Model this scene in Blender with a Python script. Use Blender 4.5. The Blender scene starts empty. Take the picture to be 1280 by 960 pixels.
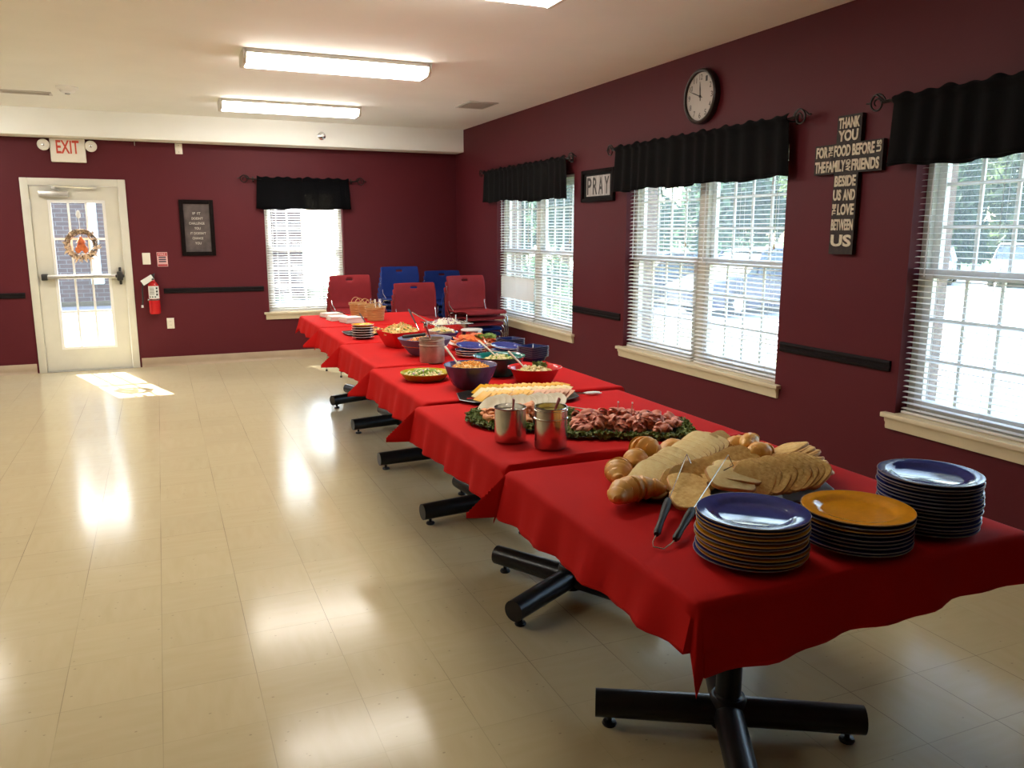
import bpy, bmesh, math, random
from mathutils import Vector, Matrix, noise
random.seed(7)
S = bpy.context.scene
COL = S.collection
PI = math.pi
R_ = math.radians

# ------------------------------------------------------------------ materials
def nt(m):
    m.use_nodes = True
    t = m.node_tree
    return t, t.nodes, t.links

def mat(name, col, rough=.5, metal=0., nscale=0, namt=.12, bump=0., bscale=60, trans=0., spec=.5, emit=None, estr=0., coat=0., alpha=1., sss=0.):
    """principled material whose base colour varies with procedural noise"""
    m = bpy.data.materials.new(name)
    t, N, L = nt(m)
    b = N['Principled BSDF']
    c = (col[0], col[1], col[2], 1)
    b.inputs['Base Color'].default_value = c
    b.inputs['Roughness'].default_value = rough
    b.inputs['Metallic'].default_value = metal
    b.inputs['Transmission Weight'].default_value = trans
    b.inputs['Specular IOR Level'].default_value = spec
    b.inputs['Coat Weight'].default_value = coat
    b.inputs['Alpha'].default_value = alpha
    if sss:
        b.inputs['Subsurface Weight'].default_value = sss
        b.inputs['Subsurface Radius'].default_value = (.02, .01, .006)
    if emit:
        b.inputs['Emission Color'].default_value = (*emit, 1)
        b.inputs['Emission Strength'].default_value = estr
    if nscale or bump:
        tc = N.new('ShaderNodeTexCoord')
    if nscale:
        n = N.new('ShaderNodeTexNoise'); n.inputs['Scale'].default_value = nscale; n.inputs['Detail'].default_value = 4
        L.new(tc.outputs['Object'], n.inputs['Vector'])
        r = N.new('ShaderNodeValToRGB')
        r.color_ramp.elements[0].position = .3; r.color_ramp.elements[1].position = .7
        r.color_ramp.elements[0].color = tuple(max(0, x*(1-namt)) for x in col)+(1,)
        r.color_ramp.elements[1].color = tuple(min(1, x*(1+namt)) for x in col)+(1,)
        L.new(n.outputs['Fac'], r.inputs['Fac']); L.new(r.outputs['Color'], b.inputs['Base Color'])
    if bump:
        n2 = N.new('ShaderNodeTexNoise'); n2.inputs['Scale'].default_value = bscale; n2.inputs['Detail'].default_value = 3
        L.new(tc.outputs['Object'], n2.inputs['Vector'])
        bp = N.new('ShaderNodeBump'); bp.inputs['Strength'].default_value = bump; bp.inputs['Distance'].default_value = .01
        L.new(n2.outputs['Fac'], bp.inputs['Height']); L.new(bp.outputs['Normal'], b.inputs['Normal'])
    return m

def mix2(name, c1, c2, scale, lo=.45, hi=.55, rough=.5, bump=0., stretch=(1, 1, 1), c3=None, detail=4):
    """two (three) tone noise material"""
    m = bpy.data.materials.new(name)
    t, N, L = nt(m); b = N['Principled BSDF']; b.inputs['Roughness'].default_value = rough
    tc = N.new('ShaderNodeTexCoord'); mp = N.new('ShaderNodeMapping'); mp.inputs['Scale'].default_value = stretch
    L.new(tc.outputs['Object'], mp.inputs['Vector'])
    n = N.new('ShaderNodeTexNoise'); n.inputs['Scale'].default_value = scale; n.inputs['Detail'].default_value = detail
    L.new(mp.outputs['Vector'], n.inputs['Vector'])
    r = N.new('ShaderNodeValToRGB'); e = r.color_ramp.elements
    e[0].position = lo; e[0].color = (*c1, 1); e[1].position = hi; e[1].color = (*c2, 1)
    if c3:
        x = e.new(min(.99, hi+.12)); x.color = (*c3, 1)
    L.new(n.outputs['Fac'], r.inputs['Fac']); L.new(r.outputs['Color'], b.inputs['Base Color'])
    if bump:
        bp = N.new('ShaderNodeBump'); bp.inputs['Strength'].default_value = bump; bp.inputs['Distance'].default_value = .01
        L.new(n.outputs['Fac'], bp.inputs['Height']); L.new(bp.outputs['Normal'], b.inputs['Normal'])
    return m

# ------------------------------------------------------------------ mesh helpers
def V(*a): return Vector(a)

def xf(bm, verts, M):
    if M is not None: bmesh.ops.transform(bm, matrix=M, verts=verts)

def T(x=0, y=0, z=0, rx=0, ry=0, rz=0, s=None):
    m = Matrix.Translation((x, y, z)) @ Matrix.Rotation(rz, 4, 'Z') @ Matrix.Rotation(ry, 4, 'Y') @ Matrix.Rotation(rx, 4, 'X')
    if s is not None:
        m = m @ Matrix.Diagonal((*s, 1) if len(s) == 3 else s)
    return m

def NB(): return bmesh.new()

def box(bm, lo, hi, M=None, bev=0, mi=0):
    v0 = set(bm.verts)
    x0, y0, z0 = lo; x1, y1, z1 = hi
    vs = [bm.verts.new(p) for p in ((x0,y0,z0),(x1,y0,z0),(x1,y1,z0),(x0,y1,z0),(x0,y0,z1),(x1,y0,z1),(x1,y1,z1),(x0,y1,z1))]
    fs = [bm.faces.new([vs[i] for i in f]) for f in ((3,2,1,0),(4,5,6,7),(0,1,5,4),(1,2,6,5),(2,3,7,6),(3,0,4,7))]
    for f in fs: f.material_index = mi
    if bev:
        es = {e for f in fs for e in f.edges}
        bmesh.ops.bevel(bm, geom=list(es), offset=bev, segments=2, affect='EDGES', profile=.5)
    new = [v for v in bm.verts if v not in v0]
    xf(bm, new, M)
    return new

def cbox(bm, c, s, M=None, bev=0, mi=0):
    return box(bm, [c[i]-s[i]/2 for i in range(3)], [c[i]+s[i]/2 for i in range(3)], M, bev, mi)

def tube(bm, pts, r, seg=8, caps=True, M=None, closed=False, flat=None, mi=0):
    """sweep a circle (flat=(a,b): ellipse factors) along pts; r number or list"""
    pts = [Vector(p) for p in pts]; n = len(pts)
    rs = r if isinstance(r, (list, tuple)) else [r]*n
    rings = []; prev = None
    for i, p in enumerate(pts):
        if closed: d = pts[(i+1) % n]-pts[(i-1) % n]
        elif i == 0: d = pts[1]-pts[0]
        elif i == n-1: d = pts[-1]-pts[-2]
        else: d = (pts[i+1]-pts[i]).normalized()+(pts[i]-pts[i-1]).normalized()
        d.normalize()
        if prev is None:
            a = Vector((0,0,1)) if abs(d.z) < .9 else Vector((1,0,0))
        else: a = prev
        u = d.cross(a); 
        if u.length < 1e-6: u = d.orthogonal()
        u.normalize(); w = u.cross(d).normalized(); prev = w
        fa, fb = flat or (1, 1)
        rings.append([bm.verts.new(p+u*math.cos(2*PI*k/seg)*rs[i]*fa+w*math.sin(2*PI*k/seg)*rs[i]*fb) for k in range(seg)])
    m = n if closed else n-1
    for i in range(m):
        a, b = rings[i], rings[(i+1) % n]
        for k in range(seg):
            f = bm.faces.new((a[k], a[(k+1) % seg], b[(k+1) % seg], b[k])); f.material_index = mi
    if caps and not closed:
        bm.faces.new(rings[0][::-1]).material_index = mi; bm.faces.new(rings[-1]).material_index = mi
    vs = [v for rr in rings for v in rr]
    xf(bm, vs, M)
    return vs

def lathe(bm, prof, seg=32, M=None, mi=0, fn=None):
    """revolve profile [(r,z)..] round Z; fn(angle, r, z)->r allows facets and flutes"""
    rings = []; vs = []
    for (r, z) in prof:
        if r < 1e-6:
            v = bm.verts.new((0, 0, z)); rings.append([v]); vs.append(v)
        else:
            ring = []
            for k in range(seg):
                a = 2*PI*k/seg; rr = fn(a, r, z) if fn else r
                ring.append(bm.verts.new((rr*math.cos(a), rr*math.sin(a), z)))
            rings.append(ring); vs += ring
    for a, b in zip(rings, rings[1:]):
        for k in range(seg):
            k2 = (k+1) % seg
            if len(a) == 1 and len(b) == 1: continue
            if len(a) == 1: f = bm.faces.new((a[0], b[k2], b[k]))
            elif len(b) == 1: f = bm.faces.new((a[k], a[k2], b[0]))
            else: f = bm.faces.new((a[k], a[k2], b[k2], b[k]))
            f.material_index = mi
    xf(bm, vs, M)
    return vs

def prism(bm, poly, z0, z1, M=None, mi=0):
    a = [bm.verts.new((x, y, z0)) for x, y in poly]; b = [bm.verts.new((x, y, z1)) for x, y in poly]
    n = len(poly)
    bm.faces.new(a[::-1]).material_index = mi; bm.faces.new(b).material_index = mi
    for i in range(n):
        bm.faces.new((a[i], a[(i+1) % n], b[(i+1) % n], b[i])).material_index = mi
    xf(bm, a+b, M)
    return a+b

def blob(bm, c, r, seed=0, amp=.15, freq=3., sub=2, M=None, mi=0):
    """a lumpy ball; r number or 3 radii"""
    g = bmesh.ops.create_icosphere(bm, subdivisions=sub, radius=1.)
    rr = r if isinstance(r, (tuple, list)) else (r, r, r)
    o = Vector((seed*3.1, seed*1.7, seed*.9))
    for v in g['verts']:
        k = 1+amp*noise.noise(v.co*freq+o)
        v.co = Vector((v.co.x*rr[0]*k, v.co.y*rr[1]*k, v.co.z*rr[2]*k))
    for f in {f for v in g['verts'] for f in v.link_faces}: f.material_index = mi
    bmesh.ops.translate(bm, verts=g['verts'], vec=Vector(c))
    xf(bm, g['verts'], M)
    return g['verts']

def obj(name, bm, m, parent=None, smooth=35, solid=0, loc=None):
    me = bpy.data.meshes.new(name)
    bmesh.ops.recalc_face_normals(bm, faces=bm.faces)
    bm.to_mesh(me); bm.free()
    for x in (m if isinstance(m, (list, tuple)) else [m]): me.materials.append(x)
    if smooth:
        me.polygons.foreach_set('use_smooth', [True]*len(me.polygons))
        me.set_sharp_from_angle(angle=R_(smooth))
    o = bpy.data.objects.new(name, me); COL.objects.link(o)
    if parent: o.parent = parent
    if loc: o.location = loc
    if solid:
        s = o.modifiers.new('thickness', 'SOLIDIFY'); s.thickness = solid; s.offset = 0
    return o

def tag(o, label=None, cat=None, group=None, kind=None):
    if label: o['label'] = label
    if cat: o['category'] = cat
    if group: o['group'] = group
    if kind: o['kind'] = kind
    return o

def thing(name, label, cat, loc=(0,0,0), rz=0, group=None, kind=None):
    o = bpy.data.objects.new(name, None); COL.objects.link(o)
    o.empty_display_size = .05
    o.location = loc; o.rotation_euler = (0, 0, rz)
    return tag(o, label, cat, group, kind)

def struct(name, bm, m, parent=None, smooth=35):
    o = obj(name, bm, m, parent, smooth)
    if parent is None: o['kind'] = 'structure'
    return o

def dup(src, loc, rz=None, label=None, group=None, rot=None):
    kids = {}
    for o in src.children_recursive: kids.setdefault(o.parent, []).append(o)
    def cp(o, par):
        c = o.copy(); COL.objects.link(c)
        if par: c.parent = par
        for k in kids.get(o, []): cp(k, c)
        return c
    r = cp(src, None); r.location = loc
    if rot is not None: r.rotation_euler = rot
    elif rz is not None: r.rotation_euler = (0, 0, rz)
    if label: r['label'] = label
    if group: r['group'] = group
    return r

ORD = ['topmost', 'second', 'third', 'fourth', 'fifth', 'sixth', 'seventh', 'eighth', 'ninth', 'tenth', 'eleventh', 'twelfth', 'thirteenth',
       'fourteenth', 'fifteenth', 'sixteenth', 'seventeenth', 'eighteenth', 'nineteenth', 'twentieth']
def fromtop(i): return 'topmost of' if i == 0 else ORD[i]+' from the top of'
def nth(i): return 'first' if i == 0 else ORD[i]

def text_bm(body, w, h, depth=.002, bold=0.0, align='C'):
    """lettering fitted in a w x h box centred on the origin, standing on XY, thickness along Z"""
    cu = bpy.data.curves.new('lettering', 'FONT'); cu.body = body; cu.extrude = .02; cu.offset = bold
    cu.align_x = 'CENTER' if align == 'C' else 'LEFT'
    cu.resolution_u = 3
    o = bpy.data.objects.new('lettering', cu); COL.objects.link(o)
    dg = bpy.context.evaluated_depsgraph_get(); dg.update()
    me = bpy.data.meshes.new_from_object(o.evaluated_get(dg))
    bm = bmesh.new(); bm.from_mesh(me)
    bpy.data.objects.remove(o); bpy.data.meshes.remove(me); bpy.data.curves.remove(cu)
    xs = [v.co.x for v in bm.verts]; ys = [v.co.y for v in bm.verts]
    x0, x1, y0, y1 = min(xs), max(xs), min(ys), max(ys)
    for v in bm.verts:
        v.co = Vector(((v.co.x-(x0+x1)/2)/(x1-x0)*w, (v.co.y-(y0+y1)/2)/(y1-y0)*h, (v.co.z+.02)/.04*depth))
    return bm

def merge(dst, src, M=None, mi=None):
    """append bmesh src to dst"""
    mp = {}
    for v in src.verts: mp[v] = dst.verts.new(M @ v.co if M is not None else v.co)
    for f in src.faces:
        try:
            nf = dst.faces.new([mp[v] for v in f.verts]); nf.material_index = f.material_index if mi is None else mi
        except ValueError: pass
    src.free()

# wall frames: local X to the viewer's right, local Y up, local Z out of the wall
def on_far(x, z, y):   # far wall faces -Y
    return Matrix(((1,0,0,x),(0,0,-1,y),(0,1,0,z),(0,0,0,1)))
def on_right(y, z, x): # right wall faces -X
    return Matrix(((0,0,-1,x),(-1,0,0,y),(0,1,0,z),(0,0,0,1)))

# ------------------------------------------------------------------ camera
CF, CP, CR, CY, CH = 1011.9764, .1859, .0012, .4068, 1.5266
XR, ZC, YF, YS, ZS = 3.5498, 2.7576, 10.0556, 9.7566, 2.4906
XL, YB = -5.2, -3.2
fw = Vector((math.sin(CY)*math.cos(CP), math.cos(CY)*math.cos(CP), -math.sin(CP)))
rt = Vector((math.cos(CY), -math.sin(CY), 0)); up = rt.cross(fw)
r2 = rt*math.cos(CR)+up*math.sin(CR); u2 = -rt*math.sin(CR)+up*math.cos(CR)
cd = bpy.data.cameras.new('camera'); cam = bpy.data.objects.new('camera', cd); COL.objects.link(cam)
cam.matrix_world = Matrix(((r2.x,u2.x,-fw.x,0),(r2.y,u2.y,-fw.y,0),(r2.z,u2.z,-fw.z,CH),(0,0,0,1)))
cd.sensor_width = 36; cd.sensor_fit = 'HORIZONTAL'; cd.lens = CF*36/1280; cd.clip_end = 400; cd.clip_start = .05
S.camera = cam
# ------------------------------------------------------------------ room materials
M_wall = mat('maroon_paint', (.098, .0120, .0185), .55, spec=.2, nscale=1.1, namt=.05, bump=.03, bscale=260)
M_ceil = mat('ceiling_paint', (.90, .905, .87), .8, nscale=2, namt=.02, bump=.02, bscale=300)
M_white = mat('white_paint', (.66, .64, .56), .38, nscale=8, namt=.03)
M_vinyl = mat('white_vinyl', (.82, .82, .80), .35, nscale=6, namt=.02)
M_sill = mat('cream_paint', (.70, .60, .42), .4, nscale=6, namt=.04)
M_base = mat('tan_cove_base', (.40, .30, .20), .45, nscale=5, namt=.08)
M_rail = mat('dark_rail', (.012, .009, .010), .55, spec=.08, nscale=20, namt=.2)
M_black = mat('black_metal', (.008, .008, .009), .3, spec=.35, nscale=25, namt=.3)
M_iron = mat('wrought_iron', (.018, .014, .012), .4, metal=.6, nscale=40, namt=.3)
M_grey = mat('grey_metal', (.38, .36, .33), .4, metal=.6, nscale=20, namt=.1)
M_chrome = mat('chrome', (.75, .75, .77), .14, metal=1., nscale=30, namt=.05)
M_slat = mat('white_blind_slat', (.80, .80, .78), .45, nscale=5, namt=.03)
M_bulb = mat('lit_diffuser', (.9, .88, .82), .5, emit=(1., .95, .86), estr=22.)
M_brickin = mat('exterior_brick', (.20, .12, .09), .85, nscale=30, namt=.35, bump=.4, bscale=40)  # brown brick of the outer wall and its window returns

def glass_mat(name, veil):
    m = bpy.data.materials.new(name); t, N, L = nt(m)
    for n in list(N): N.remove(n)
    o = N.new('ShaderNodeOutputMaterial'); mx = N.new('ShaderNodeMixShader'); tr = N.new('ShaderNodeBsdfTransparent'); gl = N.new('ShaderNodeBsdfGlossy')
    fr = N.new('ShaderNodeFresnel'); fr.inputs['IOR'].default_value = 1.3
    tr.inputs['Color'].default_value = (.93, .96, .96, 1); gl.inputs['Roughness'].default_value = .02
    # glare over the outdoor view, put into the glass as pale scatter
    du = N.new('ShaderNodeBsdfTranslucent'); du.inputs['Color'].default_value = (.9, .95, 1., 1); m2 = N.new('ShaderNodeMixShader'); m2.inputs[0].default_value = veil
    L.new(tr.outputs[0], m2.inputs[1]); L.new(du.outputs[0], m2.inputs[2])
    ge = N.new('ShaderNodeNewGeometry'); ff = N.new('ShaderNodeMath'); ff.operation = 'SUBTRACT'; ff.inputs[0].default_value = 1.; L.new(ge.outputs['Backfacing'], ff.inputs[1])
    fm = N.new('ShaderNodeMath'); fm.operation = 'MULTIPLY'; L.new(fr.outputs[0], fm.inputs[0]); L.new(ff.outputs[0], fm.inputs[1])
    L.new(fm.outputs[0], mx.inputs[0]); L.new(m2.outputs[0], mx.inputs[1]); L.new(gl.outputs[0], mx.inputs[2]); L.new(mx.outputs[0], o.inputs[0])
    return m
M_glass = glass_mat('window_glass', .045); M_clean = glass_mat('clean_glass', .008)

def floor_mat():
    m = bpy.data.materials.new('vinyl_tile_floor'); t, N, L = nt(m); b = N['Principled BSDF']
    ge = N.new('ShaderNodeNewGeometry'); sp = N.new('ShaderNodeSeparateXYZ'); L.new(ge.outputs['Position'], sp.inputs[0])
    def mth(op, a, bb=None, c=None):
        n = N.new('ShaderNodeMath'); n.operation = op
        for i, x in enumerate((a, bb, c)):
            if x is None: continue
            if isinstance(x, (int, float)): n.inputs[i].default_value = x
            else: L.new(x, n.inputs[i])
        return n.outputs[0]
    TS = .3048
    ux = mth('DIVIDE', mth('SUBTRACT', sp.outputs[0], .5142-30*TS), TS); uy = mth('DIVIDE', mth('SUBTRACT', sp.outputs[1], 2.1436-30*TS), TS)
    fx = mth('FRACT', ux); fy = mth('FRACT', uy); ix = mth('FLOOR', ux); iy = mth('FLOOR', uy)
    dx = mth('MINIMUM', fx, mth('SUBTRACT', 1., fx)); dy = mth('MINIMUM', fy, mth('SUBTRACT', 1., fy))
    # joints are tight: some show dark, most hardly at all
    wn = N.new('ShaderNodeTexNoise'); wn.inputs['Scale'].default_value = .9; L.new(ge.outputs['Position'], wn.inputs['Vector'])
    jx = mth('LESS_THAN', dx, .0038); jy = mth('LESS_THAN', dy, .0038)
    joint = mth('MAXIMUM', jx, mth('MULTIPLY', jy, .6))
    jr = N.new('ShaderNodeMapRange'); jr.inputs[1].default_value = .4; jr.inputs[2].default_value = .62; jr.inputs[3].default_value = .12; jr.inputs[4].default_value = .85
    L.new(wn.outputs['Fac'], jr.inputs[0])
    jf = mth('MULTIPLY', joint, jr.outputs[0])
    cb = N.new('ShaderNodeCombineXYZ'); L.new(ix, cb.inputs[0]); L.new(iy, cb.inputs[1])
    wh = N.new('ShaderNodeTexWhiteNoise'); wh.noise_dimensions = '2D'; L.new(cb.outputs[0], wh.inputs['Vector'])
    # marbled streaks, turned a quarter in every other tile
    par = mth('MODULO', mth('ADD', ix, iy), 2.)
    mp1 = N.new('ShaderNodeMapping'); mp1.inputs['Scale'].default_value = (5, 26, 1); L.new(ge.outputs['Position'], mp1.inputs['Vector'])
    mp2 = N.new('ShaderNodeMapping'); mp2.inputs['Scale'].default_value = (26, 5, 1); L.new(ge.outputs['Position'], mp2.inputs['Vector'])
    mv = N.new('ShaderNodeMix'); mv.data_type = 'VECTOR'; L.new(par, mv.inputs[0]); L.new(mp1.outputs[0], mv.inputs[4]); L.new(mp2.outputs[0], mv.inputs[5])
    st = N.new('ShaderNodeTexNoise'); st.inputs['Scale'].default_value = 1.; st.inputs['Detail'].default_value = 5; L.new(mv.outputs[1], st.inputs['Vector'])
    rp = N.new('ShaderNodeValToRGB'); e = rp.color_ramp.elements
    e[0].position = .3; e[0].color = (.500, .412, .238, 1); e[1].position = .66; e[1].color = (.525, .440, .262, 1)
    L.new(st.outputs['Fac'], rp.inputs['Fac'])
    tone = N.new('ShaderNodeMix'); tone.data_type = 'RGBA'; tone.blend_type = 'MULTIPLY'; tone.inputs[0].default_value = 1.
    tv = N.new('ShaderNodeMapRange'); tv.inputs[3].default_value = .975; tv.inputs[4].default_value = 1.015; L.new(wh.outputs['Value'], tv.inputs[0])
    L.new(rp.outputs['Color'], tone.inputs[6]); L.new(tv.outputs[0], tone.inputs[7])
    # dark specks
    vo = N.new('ShaderNodeTexVoronoi'); vo.inputs['Scale'].default_value = 19; vo.inputs['Randomness'].default_value = 1.
    vm = N.new('ShaderNodeMapping'); vm.inputs['Scale'].default_value = (1, 1.5, 1); L.new(ge.outputs['Position'], vm.inputs['Vector']); L.new(vm.outputs[0], vo.inputs['Vector'])
    sep = N.new('ShaderNodeSeparateColor'); L.new(vo.outputs['Color'], sep.inputs[0])
    spk = mth('MULTIPLY', mth('LESS_THAN', vo.outputs['Distance'], .085), mth('GREATER_THAN', sep.outputs[0], .60))
    dk = mth('MAXIMUM', jf, mth('MULTIPLY', spk, .42))
    fin = N.new('ShaderNodeMix'); fin.data_type = 'RGBA'; L.new(dk, fin.inputs[0]); L.new(tone.outputs[2], fin.inputs[6]); fin.inputs[7].default_value = (.12, .085, .05, 1)
    L.new(fin.outputs[2], b.inputs['Base Color'])
    rn = N.new('ShaderNodeTexNoise'); rn.inputs['Scale'].default_value = 3.; rn.inputs['Detail'].default_value = 5; L.new(ge.outputs['Position'], rn.inputs['Vector'])
    rr = N.new('ShaderNodeMapRange'); rr.inputs[3].default_value = .13; rr.inputs[4].default_value = .19; L.new(rn.outputs['Fac'], rr.inputs[0]); L.new(rr.outputs[0], b.inputs['Roughness'])
    b.inputs['Specular IOR Level'].default_value = .2
    b.inputs['Sheen Weight'].default_value = .15; b.inputs['Sheen Roughness'].default_value = .45
    bp = N.new('ShaderNodeBump'); bp.inputs['Strength'].default_value = .05; bp.inputs['Distance'].default_value = .003
    bn = N.new('ShaderNodeTexNoise'); bn.inputs['Scale'].default_value = 7; L.new(ge.outputs['Position'], bn.inputs['Vector'])
    hh = mth('SUBTRACT', bn.outputs['Fac'], mth('MULTIPLY', joint, .35)); L.new(hh, bp.inputs['Height']); L.new(bp.outputs['Normal'], b.inputs['Normal'])
    return m
M_floor = floor_mat()

# ------------------------------------------------------------------ shell
bm = NB(); box(bm, (XL, YB, -.1), (XR, YF, 0)); struct('floor', bm, M_floor, smooth=0)
bm = NB(); box(bm, (XL-.15, YB-.15, ZC), (XR+.3, YF+.25, ZC+.15)); struct('ceiling', bm, M_ceil, smooth=0)

def wall_grid(bm, us, vs, holes, mk):
    """fill the cells of a grid that no hole covers; mk(u0,u1,v0,v1) adds one block"""
    for u0, u1 in zip(us, us[1:]):
        for v0, v1 in zip(vs, vs[1:]):
            cu, cv = (u0+u1)/2, (v0+v1)/2
            if any(h[0] < cu < h[1] and h[2] < cv < h[3] for h in holes): continue
            mk(u0, u1, v0, v1)

WZ0, WZ1 = .555, 2.06
WR = [(6.80, 8.67), (4.0, 5.87), (1.20, 3.07)]       # window openings of the right wall along Y
holes = [(a, b, WZ0, WZ1) for a, b in WR]
us = sorted({YB-.15, YF+.25, *[x for w in WR for x in w]})
bm = NB()
wall_grid(bm, us, [-.1, WZ0, WZ1, ZC], holes, lambda a, b, c, d: box(bm, (XR, a, c), (XR+.17, b, d)))
bmesh.ops.remove_doubles(bm, verts=bm.verts, dist=1e-5)
struct('wall_right', bm, M_wall, smooth=0)
bm = NB()
wall_grid(bm, us, [-.3, WZ0, WZ1, 3.2], holes, lambda a, b, c, d: box(bm, (XR+.172, a, c), (XR+.30, b, d)))
o = struct('wall_right_exterior', bm, M_brickin, smooth=0)

DX0, DX1, DZ1 = -1.235, -.342, 2.025                # door opening
W4 = (1.165, 2.085)
fh = [(DX0, DX1, -1, DZ1), (W4[0], W4[1], WZ0, WZ1)]
bm = NB()
wall_grid(bm, [XL-.15, DX0, DX1, W4[0], W4[1], XR], [-.1, WZ0, DZ1, WZ1, ZC], fh, lambda a, b, c, d: box(bm, (a, YF, c), (b, YF+.2, d)))
struct('wall_far', bm, M_wall, smooth=0)
bm = NB(); box(bm, (XL-.15, YB-.15, -.1), (XL, YF, ZC)); struct('wall_left', bm, M_wall, smooth=0)
bm = NB(); box(bm, (XL, YB-.15, -.1), (XR, YB, ZC)); struct('wall_back', bm, M_wall, smooth=0)
bm = NB(); box(bm, (XL+.002, YS, ZS), (XR-.001, YF-.001, ZC-.001)); struct('trim_1', bm, M_ceil, smooth=0)

# cove base along the walls (flat face with a curved toe)
def cove(name, a, b, n):
    """a->b along the wall foot, n the way into the room"""
    a, b, n = Vector(a), Vector(b), Vector(n)
    prof = [(0, 0), (.022, 0), (.016, .006), (.009, .018), (.006, .03), (.006, .098), (.002, .104), (0, .104)]
    bm = NB()
    A = [bm.verts.new(a+n*p+Vector((0,0,z))) for p, z in prof]; B = [bm.verts.new(b+n*p+Vector((0,0,z))) for p, z in prof]
    k = len(prof)
    for i in range(k): bm.faces.new((A[i], A[(i+1) % k], B[(i+1) % k], B[i]))
    bm.faces.new(A); bm.faces.new(B[::-1])
    return struct(name, bm, M_base)
cove('baseboard_far', (DX1+.075, YF, 0), (XR, YF, 0), (0, -1, 0))
cove('baseboard_far_by_door', (XL, YF, 0), (DX0-.075, YF, 0), (0, -1, 0))
cove('baseboard_right', (XR, YB, 0), (XR, YF-.01, 0), (-1, 0, 0))
cove('baseboard_left', (XL, YB, 0), (XL, YF-.01, 0), (1, 0, 0))

# dark chair rails, fluted face
def rail(name, M, L, h=.058):
    bm = NB()
    prof = [(0, -h/2), (.012, -h/2), (.016, -h/2+.008), (.016, -.012), (.011, -.008), (.011, .008), (.016, .012), (.016, h/2-.008), (.012, h/2), (0, h/2)]
    A = [bm.verts.new((-L/2, z, p)) for p, z in prof]; B = [bm.verts.new((L/2, z, p)) for p, z in prof]
    k = len(prof)
    for i in range(k): bm.faces.new((A[i], A[(i+1) % k], B[(i+1) % k], B[i]))
    bm.faces.new(A); bm.faces.new(B[::-1])
    xf(bm, bm.verts[:], M)
    return struct(name, bm, M_rail)
rail('trim_2', on_right((3.12+3.965)/2, .822, XR), .845)
rail('trim_3', on_right((5.92+6.775)/2, .817, XR), .855)
rail('trim_4', on_far((.02+1.115)/2, .86, YF), 1.095)
rail('trim_5', on_far((XL-1.347)/2+.0, .848, YF), abs(XL+1.347))

# ------------------------------------------------------------------ windows
def sash_bm(w, z0, z1, M, cols=4, rows=3, st=.045, d=.03):
    bm = NB()
    box(bm, (-w/2, z0, 0), (-w/2+st, z1, d), M); box(bm, (w/2-st, z0, 0), (w/2, z1, d), M)
    box(bm, (-w/2+st, z0, 0), (w/2-st, z0+st, d), M); box(bm, (-w/2+st, z1-st, 0), (w/2-st, z1, d), M)
    iw, ih = w-2*st, z1-z0-2*st
    for i in range(1, cols):
        x = -w/2+st+iw*i/cols; box(bm, (x-.009, z0+st, d*.3), (x+.009, z1-st, d*.7), M)
    for j in range(1, rows):
        z = z0+st+ih*j/rows; box(bm, (-w/2+st, z-.009, d*.32), (w/2-st, z+.009, d*.68), M)
    return bm
def pane_bm(w, z0, z1, M, st=.045):
    bm = NB(); box(bm, (-w/2+st-.005, z0+st-.005, .012), (w/2-st+.005, z1-st+.005, .016), M); return bm

def window(idx, width, units, Mw, glass=None):
    """Mw maps local (x right, y up from floor, z into room) ; wall face at z=0, window sits at z -.10"""
    root = bpy.data.objects.new('window_%d' % idx, None); COL.objects.link(root); root['kind'] = 'structure'
    D = -.085
    bm = NB()
    ft = .04
    box(bm, (-width/2, WZ0+.02, D-.07), (-width/2+ft, WZ1, D), Mw); box(bm, (width/2-ft, WZ0+.02, D-.07), (width/2, WZ1, D), Mw)
    box(bm, (-width/2+ft, WZ0+.02, D-.07), (width/2-ft, WZ0+.02+ft, D), Mw); box(bm, (-width/2+ft, WZ1-ft, D-.07), (width/2-ft, WZ1, D), Mw)
    if units == 2: box(bm, (-.05, WZ0+.02+ft, D-.07), (.05, WZ1-ft, D+.004), Mw)
    obj('window_frame', bm, M_white, root, smooth=0)
    uw = (width-2*ft-(.1 if units == 2 else 0))/units
    cs = [0] if units == 1 else [-.05-uw/2, .05+uw/2]
    zm = (WZ0+WZ1)/2+.01
    for c in cs:
        Ma = Mw @ T(c, 0, D-.03); Mb = Mw @ T(c, 0, D-.062)
        s1 = obj('lower_sash', sash_bm(uw, WZ0+.06, zm+.022, Ma), M_vinyl, root, smooth=0); obj('pane', pane_bm(uw, WZ0+.06, zm+.022, Ma), glass or M_glass, s1, smooth=0)
        s2 = obj('upper_sash', sash_bm(uw, zm-.022, WZ1-.04, Mb), M_vinyl, root, smooth=0); obj('pane', pane_bm(uw, zm-.022, WZ1-.04, Mb), glass or M_glass, s2, smooth=0)
    # stool and apron
    bm = NB()
    box(bm, (-width/2+.001, WZ0-.001, D-.07), (width/2-.001, WZ0+.021, .0), Mw)
    box(bm, (-width/2-.06, WZ0-.004, -.0), (width/2+.06, WZ0+.021, .042), Mw, bev=.004)
    prof = [(0, -.062), (.016, -.062), (.02, -.05), (.02, -.03), (.028, -.018), (.03, 0), (0, 0)]
    A = [bm.verts.new(Mw @ Vector((-width/2-.04, WZ0-.004+z, p))) for p, z in prof]; B = [bm.verts.new(Mw @ Vector((width/2+.04, WZ0-.004+z, p))) for p, z in prof]
    k = len(prof)
    for i in range(k): bm.faces.new((A[i], A[(i+1) % k], B[(i+1) % k], B[i]))
    bm.faces.new(A); bm.faces.new(B[::-1])
    obj('window_sill', bm, M_sill, root)
    return root, cs, uw

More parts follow.
